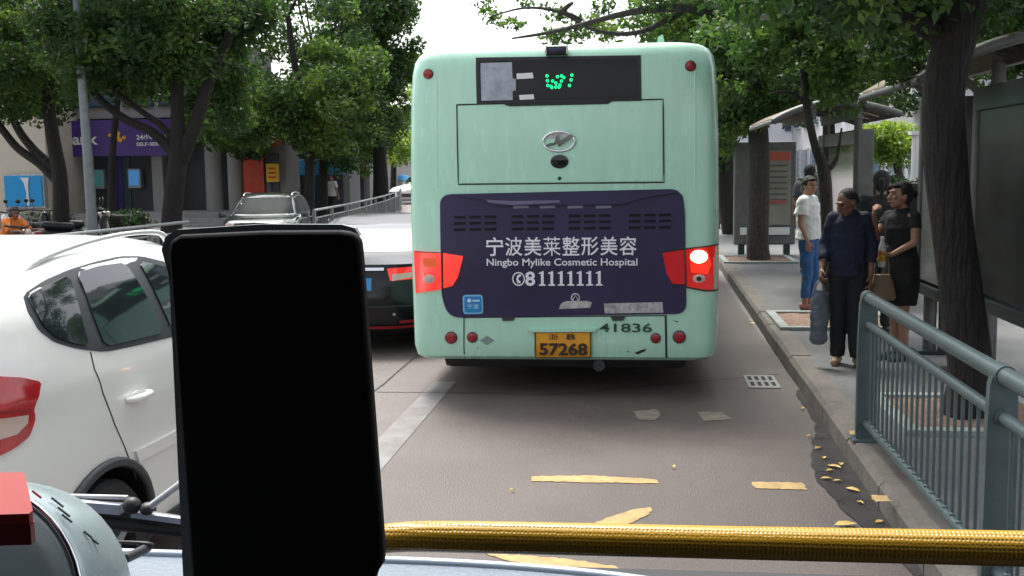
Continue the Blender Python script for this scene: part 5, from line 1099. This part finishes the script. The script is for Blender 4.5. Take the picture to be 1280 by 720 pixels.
J.update(hipL=VV(.09,.05,.86),hipR=VV(-.09,.05,.86),kneeL=VV(.17,-.36,.72),kneeR=VV(-.17,-.36,.72),ankL=VV(.19,-.36,.30),ankR=VV(-.19,-.36,.30),toeL=VV(.2,-.50,.27),toeR=VV(-.2,-.50,.27),pelvis=VV(0,.04,.90),waist=VV(0,.0,1.02),chest=VV(0,-.08,1.16),neck=VV(0,-.15,1.32),shL=VV(.17,-.13,1.26),shR=VV(-.17,-.13,1.26),elL=VV(.24,-.30,1.08),elR=VV(-.24,-.30,1.08),wrL=VV(.26,-.52,1.10),wrR=VV(-.26,-.52,1.10),head=VV(0,-.19,1.42))
for kk in J: J[kk]=J[kk]*.93
hp,q,Rm=head(J['head'],R(-30),R(5),1.0)
solid('body',legs(J)+torso(J)+arms(J)+hp+hand(J['wrR'],(0,-1,-.1),(0,0,-1),1,1.2)+hand(J['wrL'],(0,-1,-.1),(0,0,-1),1,1.2,-1),skin2,t,.008,3); face(q,Rm,1,t); hairdo(q,Rm,1,t,'short')
solid('shirt',[('e',J['pelvis'],(.18,.14,.12)),('e',J['waist'],(.16,.13,.15)),('e',J['chest'],(.19,.14,.17)),('c',J['shL'],.08,J['elL'],.07,'a'),('c',J['shR'],.08,J['elR'],.07,'a'),('c',J['shL'],.07,J['shR'],.07),('c',J['chest'],.09,J['neck'],.062)],og_,t,.011,3,.03)
P=[('e',J['pelvis']+VV(0,0,-.03),(.17,.14,.12))]
for s in 'LR': P+= [('c',J['hip'+s],.10,J['knee'+s],.075),('c',J['knee'+s],.075,J['ank'+s],.06,'a')]; shoe(J,s,K['black'],t)
solid('trousers',P,dk,t,.011,3,.02)

# ------------------------------------------------------------ inside our own bus: dashboard, bar, panel, cabin shell
cabm=mat('dark_cabin_lining',(.03,.031,.033),.8); dash=mat('blue_grey_dashboard',(.12,.15,.19),.45,var=.12,scale=5,bump=.15,bscale=120)
def cab(name,c,d,m=cabm): return struct(MB().box(c,d).build(name,m))
cab('cabin_ceiling',(-.35,-1.7,2.40),(3.0,4.9,.06)); cab('cabin_floor',(-.35,-1.4,.36),(3.0,5.3,.08)); cab('cabin_rear_wall',(-.35,-4.05,1.38),(3.0,.06,2.0))
cab('cabin_left_wall',(-1.86,-1.4,.83),(.06,5.3,.9)); cab('cabin_right_wall',(1.16,-1.4,.68),(.06,5.3,.6))
for xx in (-1.86,1.16): cab('cabin_side_light_block',(xx,-1.9,1.68),(.058,4.3,1.38))  # unseen panels added over the side openings to keep light out
cab('cabin_door_light_block',(1.16,.2,1.22),(.05,2.0,.52))  # unseen, carried high to keep door light off the bar's underside
cab('cabin_front_wall',(-.35,1.36,.86),(3.0,.06,1.02))  # top edge raised, out of view, to darken the bar from below
# dashboard
b=MB(); N=24; pts=[(-1.75,.45),(-1.75,1.27),(-.5,1.262)]+[(-.31+.42*math.sin(PI/2*i/N),1.262-.10*(1-math.cos(PI/2*i/N))) for i in range(N+1)]+[(.06,1.09),(-.15,.95),(-.40,.80),(-.55,.45)]
b.prism(pts,lambda u,v,d:(u,v,d),1.10,1.424); dt=thing('dashboard','blue-grey dashboard ledge along the lower left of the windscreen','dashboard',(-.6,1.0,1.1)); b.build('ledge',dash,dt,smooth=30)
MB().tube([(-1.7,1.25,1.424)]+[(-.31+.40*math.sin(PI/2*i/N),1.248-.10*(1-math.cos(PI/2*i/N)),1.424) for i in range(N+1)],.007,8).build('edge_strip',mat('bright_edge_strip',(.35,.42,.5),.3,metal=.3),dt,smooth=60)
q=lambda px,py,Y:atY(px,py,Y)
MB().tube([q(140,677,1.18),q(185,680,1.18),(q(182,686,1.18)),q(155,699,1.12)],[.0015,.003,.006,.006],8,smooth=3).build('air_vent_edge',K['black'],dt,smooth=60)
# wiper outside the glass
t=thing('windscreen_wiper','black windscreen wiper arm with grey tape behind the silver housing','wiper',tuple(q(150,640,1.40)))
MB().tube([q(60,628,1.42),q(150,641,1.40),q(240,655,1.40),q(330,670,1.42)],[.010]*4,8,smooth=3).build('arm',K['black'],t,smooth=60)
MB().tube([q(80,620,1.40),q(160,622,1.39)],[.0035,.0035],8).build('blade_rod',K['silver'],t,smooth=60)
MB().tube([q(100,648,1.41),q(170,655,1.40),q(245,664,1.41)],[.013]*3,8).build('blade',K['black'],t,smooth=60)
a,b_=q(98,632,1.385),q(152,636,1.385); MB().box(tuple((a+b_)/2),((b_-a).length,.012,.014),rot=Matrix.Rotation(R(3),3,'Y')).build('grey_tape',mat('grey_tape',(.35,.36,.42),.5),t)
a,b_=q(165,643,1.385),q(240,652,1.385); MB().box(tuple((a+b_)/2),((b_-a).length,.008,.008),rot=Matrix.Rotation(R(6),3,'Y')).build('arm_highlight_strip',bpy.data.materials['grey_tape'],t)  # highlight along the arm, modelled as a pale strip
MB().ball(tuple(q(165,632,1.38)),(.013,.012,.012),10,8).build('pivot',K['black'],t,smooth=60); MB().ball(tuple(q(184,636,1.38)),(.010,.012,.009),10,8).build('pivot_cap',K['black'],t,smooth=60)
MB().tube([q(184,636,1.38),q(232,600,1.36)],.005,8).build('connecting_rod',K['silver'],t,smooth=60)
# rounded silver housing with red block
c=q(-66,768,.86); t=thing('instrument_housing','rounded silver-grey instrument housing in the lower left corner','instrument housing',tuple(c)); r=.118
ax=Vector((.10,-.93,.33)).normalized(); Q=ax.to_track_quat('Z','Y').to_matrix().to_4x4(); Q.translation=c
b=MB(); n=48; prof=[(0,.0),(r*.80,.0),(r*.90,-.004),(r*.965,-.010),(r,-.022),(r*1.04,-.07),(r*1.03,-.12),(r*.95,-.15),(0,-.16)]
vs=[Q@Vector((rr_*math.cos(2*PI*i/n),rr_*math.sin(2*PI*i/n),z)) for rr_,z in prof for i in range(n)]; b.add(vs,[(j*n+i,j*n+(i+1)%n,(j+1)*n+(i+1)%n,(j+1)*n+i) for j in range(len(prof)-1) for i in range(n)])
b.build('shell',mat('silver_grey_housing',(.30,.37,.38),.28,metal=.35,var=.1,scale=9),t,smooth=60)
MB().tube([Q@Vector((r*.985*math.cos(2*PI*i/n),r*.985*math.sin(2*PI*i/n),-.008)) for i in range(n+1)],.0028,8,cap=False).build('bright_rim',K['chrome'],t,smooth=60)
rr=random.Random(2)
for k,(px,py,L_) in enumerate([(66,614,1),(72,628,1.2),(80,640,1.2),(46,618,.9),(84,648,1),(110,668,.8),(118,676,.9),(58,606,.7)]):
    p_=q(px,py,.86); d_=(p_-Vector((0,0,CAMZ))).normalized()
    # march along the sight line to the rim surface of the housing
    best=None
    for s_ in range(400):
        w_=Vector((0,0,CAMZ))+d_*(.55+s_*.0015); l_=Q.inverted()@w_; 
        if -.15<l_.z<0 and Vector((l_.x,l_.y)).length<r*1.035: best=w_; break
    if best is None: continue
    MB().box(tuple(best-d_*.002),(.012*L_,.0012,.0018),rot=Matrix.Rotation(R(38),3,'Y')).build('marking',K['trim'] if k!=3 else K['redlens2'],t)
a=q(-30,625,.74); t=thing('red_block','glossy red plastic block in front of the silver housing','plastic block',tuple(a))
zt=q(20,643,.72).z; F_=[atZ(px,py,zt) for px,py in ((-60,645),(36,642),(41,638))]; B_=[atZ(px,py,zt) for px,py in ((31,592),(27,590),(-60,592))]
b=MB(); P=[(p.x,p.y) for p in F_+B_]; b.prism(P,lambda u,v,d:(u,v,d),zt-.008,zt); o=b.build('block_top',mat('glossy_red_plastic',(.26,.012,.006),.5,spec=.25),t,smooth=30)
P2=[(p[0],p[1]+.001) for p in P]; MB().prism(P2,lambda u,v,d:(u,v,d),zt-.024,zt-.009).build('shaded_block_front',mat('shaded_red_plastic',(.16,.010,.008),.35),t)  # shaded front of the block, painted as a deeper red
# yellow textured grab bar
bm_=bpy.data.materials.new('yellow_textured_grip'); bm_.use_nodes=True; n_=bm_.node_tree; bs_=n_.nodes['Principled BSDF']; bs_.inputs['Base Color'].default_value=(.62,.40,.03,1); bs_.inputs['Roughness'].default_value=.3
tc=n_.nodes.new('ShaderNodeTexCoord'); vo=n_.nodes.new('ShaderNodeTexVoronoi'); vo.inputs['Scale'].default_value=290; vo.inputs['Randomness'].default_value=.15; mr=n_.nodes.new('ShaderNodeMapRange'); mr.inputs['From Min'].default_value=.1; mr.inputs['From Max'].default_value=.5
bu=n_.nodes.new('ShaderNodeBump'); bu.inputs['Strength'].default_value=.9; bu.inputs['Distance'].default_value=.0007; n_.links.new(tc.outputs['Object'],vo.inputs['Vector']); n_.links.new(vo.outputs['Distance'],mr.inputs[0]); n_.links.new(mr.outputs[0],bu.inputs['Height']); n_.links.new(bu.outputs[0],bs_.inputs['Normal'])
cr_=n_.nodes.new('ShaderNodeValToRGB'); cr_.color_ramp.elements[0].color=(.20,.11,.008,1); cr_.color_ramp.elements[1].color=(.46,.26,.02,1); cr_.color_ramp.elements[1].position=.45; n_.links.new(mr.outputs[0],cr_.inputs[0]); n_.links.new(cr_.outputs[0],bs_.inputs['Base Color'])
t=thing('grab_bar','yellow textured grab bar running across the windscreen foot','grab bar',tuple(q(880,682,.9)))
MB().tube([q(400,700,.9),q(455,680,.9),q(500,671.5,.9),q(600,671.5,.9),q(900,678,.9),q(1285,686,.9),q(1500,692,.9)],[.0115,.012,.0130,.0138,.0138,.0145,.0145],20,smooth=5).build('bar',bm_,t,smooth=60)
p_=q(400,700,.9); MB().tube([p_,(p_.x,.9,1.39)],.012,12).build('bar_support',K['black'],t,smooth=60)
# black device on the ledge, its back towards us
t=thing('black_device','tall black display panel standing on the dashboard, leaning slightly left','display panel',tuple(q(360,700,.80)))
Y=.80; L=[(240,735),(209,318),(212,302),(224,294),(330,289),(424,288.5),(440,291),(449,300),(451,318),(479,690),(478,706),(470,718),(466,735)]
PP=[q(a,b_,Y) for a,b_ in L]
b=MB(); b.prism([(p.x,p.z) for p in PP],lambda u,v,d:(u,Y+d,v),0,.013); o=b.build('casing',mat('matt_black_casing',(.0045,.0045,.005),.75,spec=.25),t,smooth=30)
md=o.modifiers.new('b','BEVEL'); md.width=.003; md.segments=2; md.limit_method='ANGLE'
# grey bezel behind the casing; the edge highlight is put into its colour
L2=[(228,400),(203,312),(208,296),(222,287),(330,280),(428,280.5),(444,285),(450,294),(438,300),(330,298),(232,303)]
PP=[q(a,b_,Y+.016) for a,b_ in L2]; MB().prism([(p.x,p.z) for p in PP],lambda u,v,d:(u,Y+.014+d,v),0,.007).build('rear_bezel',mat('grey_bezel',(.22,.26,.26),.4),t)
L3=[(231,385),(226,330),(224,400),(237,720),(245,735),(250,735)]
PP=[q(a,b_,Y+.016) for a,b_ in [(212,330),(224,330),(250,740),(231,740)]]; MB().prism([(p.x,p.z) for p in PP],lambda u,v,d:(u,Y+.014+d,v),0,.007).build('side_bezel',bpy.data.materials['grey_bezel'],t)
p_=q(360,730,Y+.02); MB().box((p_.x,Y+.02,1.46),(.05,.03,.14)).build('stand',K['black'],t)
